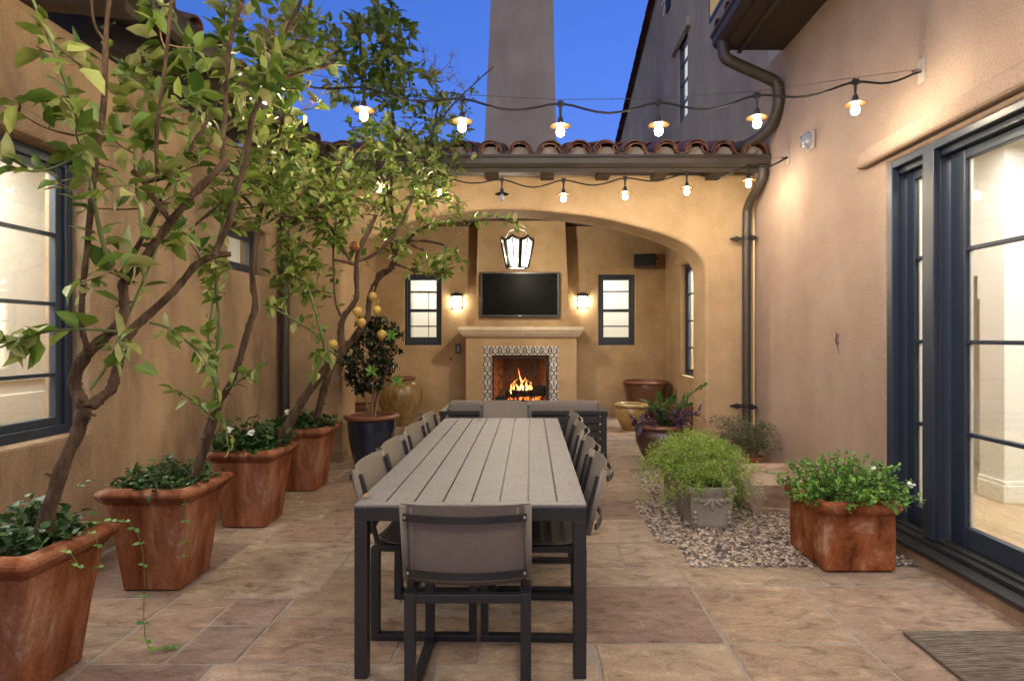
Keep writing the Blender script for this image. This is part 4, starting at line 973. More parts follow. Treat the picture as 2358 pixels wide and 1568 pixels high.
b = MB(); b.box(-1.40, -1.35, YB - .03, YB - .02, 1.17, 1.285); b.build('panel', FROST, KP)
GK = thing('gas_key', 'round metal gas key valve on the back wall beside the fireplace', 'valve', (-1.52, YB, 1.04))
b = MB(); b.ball((-1.52, YB - .012, 1.04), .03, 10, 8, sc_=(1, .35, 1)); b.build('escutcheon', STEEL, GK, smooth=True)
b = MB(); b.tube([(-1.52, YB - .02, 1.04), (-1.52, YB - .05, 1.04)], .009, 8); b.build('stem', SCREW, GK)
# lizard on the right wall
b = MB(); X = XR - .012; y0 = 5.03
pts = [(X, y0 + .004, 1.49), (X - .003, y0 + .002, 1.478), (X - .001, y0, 1.466), (X - .004, y0 - .002, 1.45), (X - .005, y0, 1.43), (X - .003, y0 + .002, 1.412), (X, y0 - .002, 1.395), (X + .003, y0 - .008, 1.37), (X + .006, y0 - .012, 1.345), (X + .008, y0 - .022, 1.31)]
b.tube(pts, [.003, .008, .006, .009, .011, .009, .006, .004, .003, .001], 8, flat=.6)
for s_, z, up in ((1, 1.455, 1), (-1, 1.455, 1), (1, 1.41, -1), (-1, 1.41, -1)):
    b.tube([(X, y0, z), (X + .003, y0 + s_ * .018, z + up * .006), (X + .007, y0 + s_ * .024, z + up * .02)], [.0035, .003, .002], 5)
tag(b.build('lizard', GECKO, smooth=True), 'tiny dark lizard clinging to the pink stucco wall left of the doors', 'lizard')

# ---------------------------------------------------------------- dining table and chairs
TX0, TX1, TY0, TY1, TZ = -.749, .237, 2.54, 5.256, .74
TB = thing('dining_table', 'long grey slatted outdoor dining table with charcoal metal legs', 'table', ((TX0 + TX1) / 2, (TY0 + TY1) / 2, 0))
b = MB(); t_ = .055
b.box(TX0, TX1, TY0, TY0 + t_, TZ - .07, TZ - .012); b.box(TX0, TX1, TY1 - t_, TY1, TZ - .07, TZ - .012)
b.box(TX0, TX0 + t_, TY0 + t_, TY1 - t_, TZ - .07, TZ - .012); b.box(TX1 - t_, TX1, TY0 + t_, TY1 - t_, TZ - .07, TZ - .012)
for y in (3.4, 4.3): b.box(TX0 + t_, TX1 - t_, y, y + .04, TZ - .07, TZ - .03)
b.build('frame', CHAR, TB, bevel=.003)
for x in (TX0, TX1 - .056):
    for y in (TY0, TY1 - .056): MB().box(x + .0005, x + .0555, y + .0005, y + .0555, 0.0, TZ - .0705).build('leg', CHAR, TB, bevel=.003)
b = MB(); b.box(TX0, TX1, TY0, TY0 + .05, TZ - .011, TZ); b.build('end_board', TABLE, TB, bevel=.002)
b = MB(); b.box(TX0, TX1, TY1 - .05, TY1, TZ - .011, TZ); b.build('end_board', TABLE, TB, bevel=.002)
pw = (TX1 - TX0) / 8
for i in range(8):
    MB().box(TX0 + i * pw + (.004 if i else 0), TX0 + (i + 1) * pw - (.004 if i < 7 else 0), TY0 + .052, TY1 - .052, TZ - .0115, TZ - .0005).build('plank', TABLE, TB, bevel=.002)
MB().box(TX0 + .05, TX1 - .05, TY0 + .06, TY1 - .06, TZ - .016, TZ - .013).build('backing', CHAR, TB)

def make_chair(first_label):
    C = thing('dining_chair', first_label, 'chair', (0, 0, 0), 'sling chairs around the dining table')
    for sx in (-1, 1):
        x = sx * .228; b = MB(); w_ = .021
        b.box(x - w_, x + w_, -.255, -.215, .03, .445); b.box(x - w_, x + w_, .215, .25, .03, .425); b.box(x - w_, x + w_, -.255, .25, 0, .03); b.box(x - w_, x + w_, -.215, .25, .425, .455)
        b.build('side_frame', CHAR, C, bevel=.003)
        s_ = MB(); s_.obox((x, -.268, .625), (.026, .02, .34), Matrix.Rotation(R(14), 3, 'X')); s_.build('back_post', CHAR, C, bevel=.004)
    b = MB(); b.box(-.21, .21, -.252, -.218, .405, .44); b.build('rail', CHAR, C, bevel=.003)
    b = MB(); b.box(-.21, .21, .217, .245, .40, .424); b.build('rail', CHAR, C, bevel=.003)
    # sling back, bowed backwards, wrapped round the posts
    NU, NV = 14, 10; vs = []; fs = []
    for side in (0, 1):
        for j_ in range(NV + 1):
            v = j_ / NV; z = .505 + .315 * v
            yc = -.228 - (z - .45) * .25
            for i in range(NU + 1):
                u = -1 + 2 * i / NU; bow = .036 * (1 - u * u) * (.5 + .5 * v if v > 0 else .5)
                vs.append((u * (.248 - .012 * (1 - v)), yc - bow - .014 + side * .004 + (0 if abs(u) < .85 else .004), z))
    n = (NU + 1) * (NV + 1)
    for j_ in range(NV):
        for i in range(NU):
            a = j_ * (NU + 1) + i; fs += [(a, a + 1, a + NU + 2, a + NU + 1), (n + a, n + a + NU + 1, n + a + NU + 2, n + a + 1)]
    bd = [j_ * (NU + 1) for j_ in range(NV + 1)]; bd2 = [j_ * (NU + 1) + NU for j_ in range(NV + 1)]; tp = [NV * (NU + 1) + i for i in range(NU + 1)]; bt = list(range(NU + 1))
    for ring in (bd, bd2, tp, bt):
        for a, c in zip(ring, ring[1:]): fs.append((a, c, c + n, a + n))
    b = MB(); b.add(vs, fs); bo = b.build('backrest', SLING, C, smooth='auto')
    for sx in (-1, 1):
        hm = MB()      # seams of the side hem and the post sleeve
        hm.tube([(sx * .2005, -.266 - (z - .45) * .25 - .0185, z) for z in (.515, .65, .815)], .0015, 4)
        hm.tube([(sx * .195, -.266 - (z - .45) * .25 - .0195, z) for z in (.515, .65, .815)], .0012, 4)
        sv = [(sx * .2365, -.245 - (z - .45) * .25, z) for z in (.51, .65, .815)]; hm.tube(sv, .0145, 8)
        hm.build('seam', SLING, bo, smooth=True)
    for z in (.545, .775):
        yc = -.262 - (z - .45) * .25; c = MB(); pts = []
        for i in range(15):
            u = -1 + 2 * i / 14; pts.append((u * .232, yc - .012 - .044 * (1 - u * u), z))
        vs = []; fs = []
        for p in pts: vs += [(p[0], p[1] - .006, p[2] - .013), (p[0], p[1] + .006, p[2] - .013), (p[0], p[1] + .006, p[2] + .013), (p[0], p[1] - .006, p[2] + .013)]
        for i in range(14):
            for q in range(4): fs.append((i * 4 + q, i * 4 + (q + 1) % 4, (i + 1) * 4 + (q + 1) % 4, (i + 1) * 4 + q))
        fs += [(3, 2, 1, 0), (56, 57, 58, 59)]
        c.add(vs, fs); co = c.build('crossbar', CHAR, C)
        for sx in (-1, 1): MB().ball((sx * .224, yc - .021, z), .0065, 8, 6, sc_=(1, .5, 1)).build('screw', SCREW, co, smooth=True)
    # sling seat, sagging
    vs = []; fs = []; NV = 10
    for side in (0, 1):
        for j_ in range(NV + 1):
            v = j_ / NV; y = -.225 + .475 * v
            for i in range(NU + 1):
                u = -1 + 2 * i / NU; vs.append((u * .232, y, .462 - side * .004 - .02 * (1 - u * u) - .03 * max(0, (v - .88) / .12) ** 2 + (.04 * max(0, .12 - v) / .12)))
    n = (NU + 1) * (NV + 1)
    for j_ in range(NV):
        for i in range(NU):
            a = j_ * (NU + 1) + i; fs += [(a, a + 1, a + NU + 2, a + NU + 1), (n + a, n + a + NU + 1, n + a + NU + 2, n + a + 1)]
    for ring in ([j_ * (NU + 1) for j_ in range(NV + 1)], [j_ * (NU + 1) + NU for j_ in range(NV + 1)], [NV * (NU + 1) + i for i in range(NU + 1)], list(range(NU + 1))):
        for a, c in zip(ring, ring[1:]): fs.append((a, c, c + n, a + n))
    b = MB(); b.add(vs, fs); b.build('seat', SLING, C, smooth='auto')
    return C
ch0 = make_chair('sling chair at the near end of the table, its back to the camera')
ORD = ['nearest', 'second from the camera', 'third from the camera', 'farthest']
places = [(-.247, 2.60, 0, None), (-.245, 5.52, 180, 'sling chair at the far end of the table in front of the sofa')]
for i, (yl, yr) in enumerate(zip((3.105, 3.615, 4.245, 4.89), (3.095, 3.63, 4.29, 4.86))):
    places.append((-.505, yl, -90, 'sling chair on the potted tree side of the table, ' + ORD[i]))
    places.append((.018, yr, 90, 'sling chair on the gravel side of the table, ' + ORD[i]))
cr_ = random.Random(4)
for n_, (x, y, rz, lab) in enumerate(places):
    c = ch0 if n_ == 0 else copy_tree(ch0)
    c.location = (x, y, .001); c.rotation_euler = (0, 0, R(rz + (cr_.uniform(-2, 2) if n_ > 1 else 0)))
    if lab: c['label'] = lab

# ---------------------------------------------------------------- sofa
SF = thing('outdoor_sofa', 'charcoal slatted outdoor sofa with taupe cushions facing the fire', 'sofa', (-.08, 7.2, 0))
x0, x1, ya, yb_ = -1.04, .875, 6.88, 7.70
b = MB()
for x in (x0, x1 - .06):
    b.box(x, x + .06, ya, ya + .06, .03, .55); b.box(x, x + .06, yb_ - .06, yb_, .03, .55); b.box(x, x + .06, ya, yb_, 0, .03)
    b.box(x - .01, x + .07, ya - .01, yb_ + .01, .55, .60)
b.box(x0 + .06, x1 - .06, ya, ya + .05, .555, .60); b.box(x0 + .06, x1 - .06, ya, yb_ - .02, .20, .26)
b.build('frame', CHAR, SF, bevel=.004)
for z in (.29, .37, .46): MB().box(x0 + .06, x1 - .06, ya + .012, ya + .035, z, z + .065).build('slat', CHAR, SF, bevel=.003)
for s_ in (0, 1):
    xa = x0 + .08 + s_ * .895; c = MB(); c.box(xa, xa + .865, ya + .065, ya + .24, .40, .705); c.build('back_cushion', CUSH, SF, smooth=True, bevel=.05, seg=4)
    c = MB(); c.box(xa, xa + .865, ya + .19, yb_ - .01, .262, .41); c.build('seat_cushion', CUSH, SF, smooth=True, bevel=.04, seg=4)

# ---------------------------------------------------------------- pots
def tree_pot(label, x, y, h=.60, hw=.268, bw=.165):
    T = thing('terracotta_pot', label, 'pot', (x, y, 0), 'square terracotta pots along the left wall')
    b = MB()
    prof = [(bw - .02, bw - .02, .0), (bw, bw, .012), (bw + (hw - .05 - bw) * .5, bw + (hw - .05 - bw) * .5, h * .45), (hw - .045, hw - .045, h - .10), (hw - .04, hw - .04, h - .085)]
    b.sqloft(prof, (x, y, 0), .022, 5)
    b.add([(x - bw, y - bw, .012), (x + bw, y - bw, .012), (x + bw, y + bw, .012), (x - bw, y + bw, .012)], [(0, 1, 2, 3)])
    b.build('body', TERRA, T, smooth='auto')
    r_ = MB(); r_.sqloft([(hw - .043, hw - .043, h - .092), (hw - .036, hw - .036, h - .088), (hw - .006, hw - .006, h - .05), (hw, hw, h - .038), (hw - .001, hw - .001, h - .024), (hw - .012, hw - .012, h - .012), (hw - .052, hw - .052, h), (hw - .064, hw - .064, h - .004), (hw - .07, hw - .07, h - .03), (hw - .078, hw - .078, h - .12)], (x, y, 0), .025, 5)
    r_.build('rim', TERRA, T, smooth=24)
    s_ = MB(); q = hw - .07; n = 8; sr = random.Random(int(y * 100))
    vs = [(x - q + 2 * q * i / n, y - q + 2 * q * j_ / n, h - .075 + sr.uniform(-.01, .012)) for j_ in range(n + 1) for i in range(n + 1)]
    s_.add(vs, [(j_ * (n + 1) + i, j_ * (n + 1) + i + 1, (j_ + 1) * (n + 1) + i + 1, (j_ + 1) * (n + 1) + i) for j_ in range(n) for i in range(n)])
    s_.build('soil', SOIL, T, smooth=True)
    return T
POTS = [(-2.18, 2.54), (-2.165, 3.58), (-2.18, 4.71), (-2.18, 5.79)]
for (x, y), l in zip(POTS, ['large square terracotta pot in the near left corner, cut off by the picture edge', 'large square terracotta pot with vines, second along the left wall', 'large square terracotta pot under white flowers, third along the left wall', 'large square terracotta pot nearest the blue glazed pot']):
    tree_pot(l, x, y)
def round_pot(name, label, x, y, prof, mats, rim=None, soil=None, n=40, wob=None, cat='pot'):
    T = thing(name, label, cat, (x, y, 0))
    MB().lathe(prof, (x, y, 0), n, wob=wob).build('body', mats, T, smooth='auto')
    if rim: MB().lathe(rim[0], (x, y, 0), n).build('rim', rim[1], T, smooth='auto')
    if soil: MB().lathe([(.0005, soil[1]), (soil[0] * .5, soil[1] + .01), (soil[0], soil[1])], (x, y, 0), 20).build('soil', SOIL, T)
    return T
rp_ = [(.245, .525), (.285, .53), (.308, .55), (.308, .565), (.295, .58), (.265, .585), (.248, .57), (.24, .52), (.22, .45)]
round_pot('glazed_pot', 'deep blue glazed pot with rippled sides and brown rim', -1.79, 6.75, [(.001, .0), (.17, 0), (.185, .02), (.20, .08)] + [(.20 + .065 * math.sin(math.pi / 2 * (z - .08) / .45) + (.0045 if i % 2 else 0), z) for i, z in enumerate([.08 + .45 * q / 30 for q in range(1, 31)])], BLUEG, (rp_, RIMC), (.245, .5),
          wob=lambda a, z: .006 * math.sin(a * 7 + z * 30) if z > .09 else 0)
round_pot('glazed_urn', 'tall ochre streaked glazed urn in the left corner of the loggia', -2.16, 9.9, [(.001, 0), (.19, 0), (.21, .02), (.25, .12), (.32, .30), (.365, .45), (.37, .54), (.34, .64), (.28, .70), (.235, .725), (.225, .745)], URN, ([(.225, .745), (.25, .755), (.262, .775), (.25, .792), (.225, .79), (.21, .76), (.2, .6)], RIMC), (.21, .62))
T = thing('square_pot', 'dark brown glazed square pot standing behind the blue pot', 'pot', (-2.38, 7.95, 0))
b = MB(); b.sqloft([(.17, .17, 0), (.19, .19, .02), (.24, .24, .45), (.24, .24, .47)], (-2.38, 7.95, 0), .03, 5); b.build('body', BROWNG, T, smooth='auto')
b = MB(); b.sqloft([(.24, .24, .47), (.275, .275, .48), (.285, .285, .52), (.27, .27, .555), (.24, .24, .56), (.225, .225, .53), (.215, .215, .40)], (-2.38, 7.95, 0), .03, 5); b.build('rim', BROWNG, T, smooth='auto')
b = MB(); b.box(-2.6, -2.16, 7.73, 8.17, .42, .43); b.build('soil', SOIL, T)
def beads(T, x, y, r, z, n, br, mat):
    b = MB()
    for i in range(n): a = 2 * math.pi * i / n; b.ball((x + r * math.cos(a), y + r * math.sin(a), z), br, 6, 4)
    b.build('rope_band', mat, T, smooth=True)
T = round_pot('glazed_pot', 'very large plain brown glazed pot in the right rear corner of the loggia', 2.08, 10.85, [(.001, 0), (.25, 0), (.27, .03), (.33, .25), (.375, .48), (.385, .57), (.378, .60)], BROWNG, ([(.378, .60), (.405, .615), (.415, .64), (.40, .665), (.375, .665), (.36, .63), (.35, .5)], RIMC), (.35, .5)); beads(T, 2.08, 10.85, .387, .585, 60, .012, BROWNG)
T = round_pot('glazed_pot', 'ochre glazed pot with raised studs beside the sofa', 1.58, 9.42, [(.001, 0), (.13, 0), (.15, .02), (.20, .12), (.245, .23), (.25, .29), (.235, .34), (.225, .355)], YELLOWG, ([(.225, .355), (.25, .365), (.262, .385), (.255, .405), (.235, .41), (.22, .395), (.21, .3)], YELLOWG), (.21, .33)); beads(T, 1.58, 9.42, .258, .375, 52, .011, YELLOWG); beads(T, 1.58, 9.42, .25, .25, 14, .012, YELLOWG)
T = round_pot('glazed_pot', 'wide maroon glazed pot with ferns and purple leaves by the arch', 1.50, 6.78, [(.001, 0), (.16, 0), (.18, .02), (.25, .14), (.305, .27), (.315, .34), (.295, .40), (.28, .42)], MAROON, ([(.28, .42), (.305, .43), (.318, .45), (.305, .475), (.285, .478), (.265, .46), (.255, .38)], RIMC), (.26, .41)); beads(T, 1.5, 6.78, .30, .41, 60, .009, MAROON)
# succulent pot
T = thing('terracotta_pot', 'square terracotta pot with snake plants beside the arch pier', 'pot', (2.06, 8.5, 0))
b = MB(); b.sqloft([(.17, .17, 0), (.18, .18, .02), (.21, .21, .40)], (2.06, 8.5, 0), .03, 5); b.build('body', TERRA, T, smooth='auto')
b = MB(); b.sqloft([(.21, .21, .40), (.25, .25, .41), (.26, .26, .45), (.25, .25, .49), (.22, .22, .5), (.20, .20, .47), (.19, .19, .4)], (2.06, 8.5, 0), .04, 5); b.build('rim', TERRA, T, smooth='auto')
b = MB(); b.box(1.87, 2.25, 8.31, 8.69, .43, .445); b.build('soil', SOIL, T)
# big weathered planter by the doors
px, py, hx, hy, hh = 2.026, 3.93, .222, .25, .435
T = thing('terracotta_planter', 'big weathered rust-brown terracotta planter beside the glass doors', 'planter', (px, py, 0))
b = MB(); b.sqloft([(hx - .02, hy - .02, 0), (hx, hy, .02), (hx + .004, hy + .004, .2), (hx, hy, hh - .085), (hx + .002, hy + .002, hh - .08)], (px, py, 0), .022, 5)
b.add([(px - hx, py - hy, .02), (px + hx, py - hy, .02), (px + hx, py + hy, .02), (px - hx, py + hy, .02)], [(0, 1, 2, 3)]); b.build('body', TERRAW, T, smooth='auto')
b = MB(); b.sqloft([(hx, hy, hh - .085), (hx + .022, hy + .022, hh - .07), (hx + .035, hy + .035, hh - .04), (hx + .03, hy + .03, hh - .012), (hx + .012, hy + .012, hh), (hx - .02, hy - .02, hh), (hx - .035, hy - .035, hh - .03), (hx - .04, hy - .04, hh - .1)], (px, py, 0), .035, 5); b.build('rim', TERRAW, T, smooth='auto')
b = MB(); b.box(px - hx + .03, px + hx - .03, py - hy + .03, py + hy - .03, hh - .07, hh - .06); b.build('soil', SOIL, T)
# carved stone planter in the gravel
sx_, sy_ = 1.375, 5.02
T = thing('stone_planter', 'carved grey stone trough planter standing in the gravel', 'planter', (sx_, sy_, 0))
b = MB(); b.sqloft([(.135, .46, -.01), (.15, .475, .01), (.152, .478, .03), (.162, .485, .25), (.178, .50, .27), (.18, .502, .31), (.165, .49, .315), (.145, .47, .30), (.14, .46, .2)], (sx_, sy_, 0), .012, 3); b.build('body', STONEP, T, smooth='auto')
b = MB(); yy = sy_ - .484
for a, L_, dx, dz in [(-90, .10, 0, .235), (-45, .085, .01, .225), (-135, .085, -.01, .225), (-10, .08, .03, .22), (190, .08, -.03, .22), (-20, .06, .09, .23), (200, .06, -.09, .23)]:
    d = Vector((math.cos(R(a)), 0, math.sin(R(a)))); c = Vector((sx_ + dx, yy, dz)); ps = [c, c + d * L_ * .35, c + d * L_ * .75, c + d * L_]
    b.tube(ps, [.008, .017, .019, .008], 8)
b.build('relief_leaves', STONEP, T, smooth=True)
for s in (-1, 1):
    b = MB()
    for z in (.05, .085, .12): b.ball((sx_ + s * .13, yy, z), .02, 8, 6)
    b.build('corner_relief', STONEP, T, smooth=True)
b = MB(); b.box(sx_ - .14, sx_ + .14, sy_ - .46, sy_ + .46, .26, .27); b.build('soil', SOIL, T)
# small terracotta pot behind
T = round_pot('terracotta_pot', 'small terracotta pot half hidden behind the lacy plant near the downpipe', 2.33, 6.3, [(.001, 0), (.085, 0), (.095, .15), (.10, .17)], TERRA, ([(.10, .165), (.118, .17), (.118, .20), (.105, .205), (.095, .19), (.09, .14)], TERRA), (.09, .17))
# rough stone trough
T = thing('stone_trough', 'rough-hewn pink and tan stone trough lying on the gravel', 'trough', (2.1, 5.25, 0))
b = MB(); rs_ = random.Random(12); prof = [(.30, .30, -.01), (.32, .31, .03), (.36, .35, .15), (.375, .36, .24), (.36, .345, .262), (.27, .26, .262), (.25, .24, .22), (.22, .2, .14)]
b.sqloft(prof, (2.13, 5.27, 0), .06, 4, close=True); b.v = [(x + rs_.uniform(-.02, .02), y + rs_.uniform(-.02, .02), max(-.015, z + rs_.uniform(-.012, .012))) for x, y, z in b.v]
b.build('body', ROUGHST, T, bevel=.008)
# doormat
b = MB(); b.box(1.815, 2.46, 1.75, 2.93, .003, .018); tag(b.build('doormat', MATM, bevel=.006), 'brown striped doormat on the flagstones below the glass doors', 'doormat')
# ---------------------------------------------------------------- plants
UP = Vector((0, 0, 1))
def rv(r): 
    while True:
        v = Vector((r.uniform(-1, 1), r.uniform(-1, 1), r.uniform(-1, 1)))
        if .05 < v.length < 1: return v.normalized()
Z1 = lambda P: [(x / 2.85, y / 2.85) for x, y in P]
Z2 = lambda P: [(x / 2.85, 510.9 + y / 2.85) for x, y in P]
Z7 = lambda P: [(550.2 + x / 2.4937, 471.6 + y / 2.4937) for x, y in P]
BULBS = [Vector((2.14 - i * .648, 3.95, c1(2.14 - i * .648) - .17)) for i in range(7)] + [Vector((2.18 - i * .617, 6.0, c2(2.18 - i * .617) - .17)) for i in range(7)]
class Tree:
    def __init__(s, seed): s.r = random.Random(seed); s.wood = MB(); s.green = MB(); s.twig = MB(); s.leaf = MB(); s.S = []
    def limb(s, P, d0, d1, r0, r1, green=False, n=10, leaves=0, L=.1, start=.2):
        k = len(P); pts = []
        for i, p in enumerate(P):
            t = i / (k - 1); pts.append(at(p[0], p[1], d0 + (d1 - d0) * t))
        base = pts
        pts = smooth_path(pts, 2)
        m = len(pts); dm = (d0 + d1) / 2
        rs = []
        for i in range(m):
            t = i / (m - 1); rs.append((r0 + (r1 - r0) * t) * .9 * dm / F * (1 + s.r.uniform(-.12, .14)))
        (s.green if green else s.wood).tube(pts, rs, n, jit=None if green else s.r)
        for a, b in zip(pts, pts[1:]):
            q = max(1, int((b - a).length / .05))
            for i in range(q): s.S.append(a.lerp(b, i / q))
        for _ in range(leaves):
            i = s.r.randrange(int(m * start), m - 1); p = pts[i].lerp(pts[i + 1], s.r.random()); t = (pts[i + 1] - pts[i]).normalized()
            s.lf(p, t, L)
        if not green:      # stubs and knots
            for _ in range(k * 2):
                i = s.r.randrange(1, m - 1); v = rv(s.r); p = pts[i]
                s.wood.tube([p, p + v * (rs[i] * s.r.uniform(1.1, 1.9))], [rs[i] * .3, rs[i] * .18], 5)
    def lf(s, p, t, L):
        r = s.r; d = (t * r.uniform(.2, .9) + rv(r) * .9 + UP * r.uniform(-.25, .35)).normalized()
        L = L * r.uniform(.6, 1.15); n = (UP + rv(r) * .75).normalized()
        if any((p - q).length < .2 for q in BULBS): return
        p2 = p + d * .012; s.leaf.leaf(p2, d, n, L, L * r.uniform(.44, .6), fold=r.uniform(.1, .65), droop=r.uniform(-.1, .55))
    def fill(s, cx, cy, rx, ry, d0, d1, n, L=.1, k=8, bare=False, maxlen=1.1, up=.0):
        r = s.r
        for _ in range(n):
            while True:
                a, b = r.uniform(-1, 1), r.uniform(-1, 1)
                if a * a + b * b < 1: break
            P = at(cx + a * rx, cy + b * ry, r.uniform(d0, d1))
            P.x = max(P.x, -2.62)
            B = min(s.S, key=lambda q: (q - P).length_squared + (.08 if q.z > P.z else 0))
            v = P - B; ln = v.length
            if ln > maxlen: B = P - v * (maxlen / ln) * .6; ln = (P - B).length
            mid = B.lerp(P, .5) + rv(r) * ln * .14 + UP * up * ln
            pts = smooth_path([B, mid, P], 2)
            (s.twig if (bare or r.random() < .25) else s.green if r.random() < .5 else s.wood).tube(pts, [.0045 + ln * .002, .0016], 4)
            for q in pts[2:]: s.S.append(q)
            if bare:
                for _ in range(4):
                    q = pts[r.randrange(2, len(pts))]; e = q + (rv(r) + UP * .6).normalized() * r.uniform(.05, .16); s.twig.tube([q, e], [.0022, .001], 3)
                continue
            kk = max(2, int(k * r.uniform(.6, 1.3)))
            for i in range(kk):
                t = 1 - (i / kk) * min(.9, .45 / max(ln, .2)); f_ = t * (len(pts) - 1); i0_ = min(int(f_), len(pts) - 2)
                s.lf(pts[i0_].lerp(pts[i0_ + 1], f_ - i0_), (pts[i0_ + 1] - pts[i0_]).normalized(), L)
            s.lf(P, (P - mid).normalized(), L)
    def build(s, label, base, group='potted lemon trees along the left wall'):
        T = thing('lemon_tree', label, 'tree', base, group)
        for q, i in ((s.green, 1), (s.twig, 2)): s.wood.add(q.v, q.f, i)
        s.wood.build('trunk', [BARK, GREENST, TWIG], T, smooth=True)
        s.leaf.build('crown', LEAF, T, smooth=True)
        return T
def lemon(T, px, py, d, r, mat=LEMON, nm='lemon'):
    c = at(px, py, d); pr = [(.0005, -1.28), (.10, -1.22), (.22, -1.08), (.55, -.85), (.88, -.45), (1, 0), (.9, .45), (.6, .82), (.25, 1.0), (.08, 1.03), (.0005, 1.03)]
    b = MB(); b.lathe([(a * r, z * r) for a, z in pr], c, 14)
    b.tube([c + UP * r, c + UP * (r + .05) + Vector((.01, 0, 0))], .003, 5)
    o = b.build(nm, mat, T, smooth=True)
    if nm != 'lemon': o['label'] = 'rotten brown lemon'
# --- tree in the nearest pot
t = Tree(11)
t.limb(Z2([(270, 2060), (330, 1860), (420, 1568), (510, 1390), (560, 1220)]), 2.52, 2.62, 18, 15.5)
t.limb(Z2([(560, 1220), (505, 1120), (480, 1040), (530, 920), (590, 840), (700, 745), (800, 660), (822, 560), (800, 400)]), 2.62, 2.66, 15, 11.5)
t.limb(Z2([(800, 410), (870, 345), (990, 180), (1080, 60)]) + Z1([(1250, 1290), (1400, 1150), (1475, 1075)]), 2.66, 2.85, 11, 9)
t.limb(Z1([(1475, 1075), (1455, 1010), (1480, 700), (1495, 400), (1535, 150), (1620, -60)]), 2.85, 3.0, 6.5, 4.5, leaves=10)
t.limb(Z1([(1110, 1440), (990, 1280), (945, 1185), (870, 1120)]), 2.74, 2.6, 7.5, 6); t.limb(Z1([(945, 1190), (1000, 1185), (1088, 1165)]), 2.66, 2.62, 6.5, 5.5)
t.limb(Z1([(1035, 1165), (1020, 900), (1080, 500), (1130, -60)]), 2.64, 2.5, 5.5, 4.2, leaves=4)
t.limb(Z2([(575, 835), (530, 690), (545, 400), (575, 150)]) + Z1([(620, 1100), (690, 700), (690, 250), (725, -60)]), 2.62, 2.45, 8, 5.5, leaves=4)
t.limb(Z1([(682, 260), (620, 180), (605, 60), (600, -60)]), 2.47, 2.4, 4, 3)
t.limb(Z2([(735, 335), (690, 200), (645, 20)]) + Z1([(570, 1050), (470, 650), (370, 370), (270, 130), (190, -60)]), 2.62, 2.35, 6, 3.5, True, leaves=26, L=.105)
t.limb(Z2([(790, 365), (860, 240), (970, 40)]) + Z1([(1100, 1230), (1280, 930), (1400, 720), (1475, 560)]), 2.7, 2.95, 6.5, 4.5, leaves=8)
t.limb(Z1([(1200, 1050), (1280, 800), (1320, 550), (1240, 280), (1000, -60)]), 2.85, 2.7, 4.5, 3, True, leaves=14)
t.limb(Z1([(940, 1568), (870, 1050), (920, 680), (1020, 560), (1240, 290)]), 2.7, 2.95, 4, 3, True, leaves=10)
t.limb(Z2([(590, 1100), (680, 980), (745, 870), (790, 730), (900, 480), (1010, 230), (1080, 60)]), 2.6, 2.75, 4, 3, True, leaves=14, L=.09)
t.limb(Z2([(590, 1215), (680, 1140), (735, 1100), (770, 950), (800, 830), (870, 700), (960, 620), (1100, 500), (1200, 390), (1280, 280), (1400, 220), (1515, 212)]), 2.63, 3.1, 12.5, 8)
t.limb(Z2([(1400, 222), (1450, 120)]) + Z1([(1500, 1480), (1560, 1250), (1620, 1050), (1650, 760), (1740, 600), (1715, 360), (1850, 250), (1940, 100), (2000, -60)]), 3.05, 3.3, 7.5, 4.5, leaves=6)
t.limb(Z1([(1650, 760), (1800, 560), (1990, 460), (2200, 420)]), 3.2, 3.5, 4.5, 3, leaves=10)
t.limb(Z2([(760, 720), (560, 700), (300, 715), (100, 780), (-40, 840)]), 2.62, 2.3, 4, 2.5, True, leaves=26, L=.135, start=.25)
t.limb(Z1([(560, 1000), (330, 1120), (150, 1130), (-20, 1040)]), 2.45, 2.3, 3.5, 2, True, leaves=16, L=.10, start=.3)
t.limb(Z2([(980, 660), (1100, 690), (1200, 760), (1300, 850), (1370, 960), (1420, 1090)]), 2.9, 3.1, 3.5, 2, True, leaves=26, L=.095)
t.limb(Z2([(770, 760), (810, 860), (860, 940)]), 2.6, 2.5, 2.5, 2, True, leaves=8, L=.11, start=0)
t.fill(130, 230, 95, 150, 2.2, 2.6, 9, .12, 4); t.fill(215, 340, 120, 150, 2.3, 2.75, 13, .105, 6); t.fill(230, 560, 100, 110, 2.4, 2.75, 7, .12, 4)
t.fill(390, 140, 110, 150, 2.5, 3.0, 19, .105, 6); t.fill(400, 330, 100, 130, 2.6, 3.0, 16, .10, 6); t.fill(560, 110, 90, 130, 3.0, 3.4, 26, .105, 6); t.fill(430, 490, 110, 90, 2.7, 3.1, 9, .10, 5)
t.fill(600, 90, 100, 110, 3.0, 3.5, 26, bare=True)
t.build('largest leaning lemon tree, with a thick forked trunk, in the nearest terracotta pot', (-2.18, 2.54, .53))
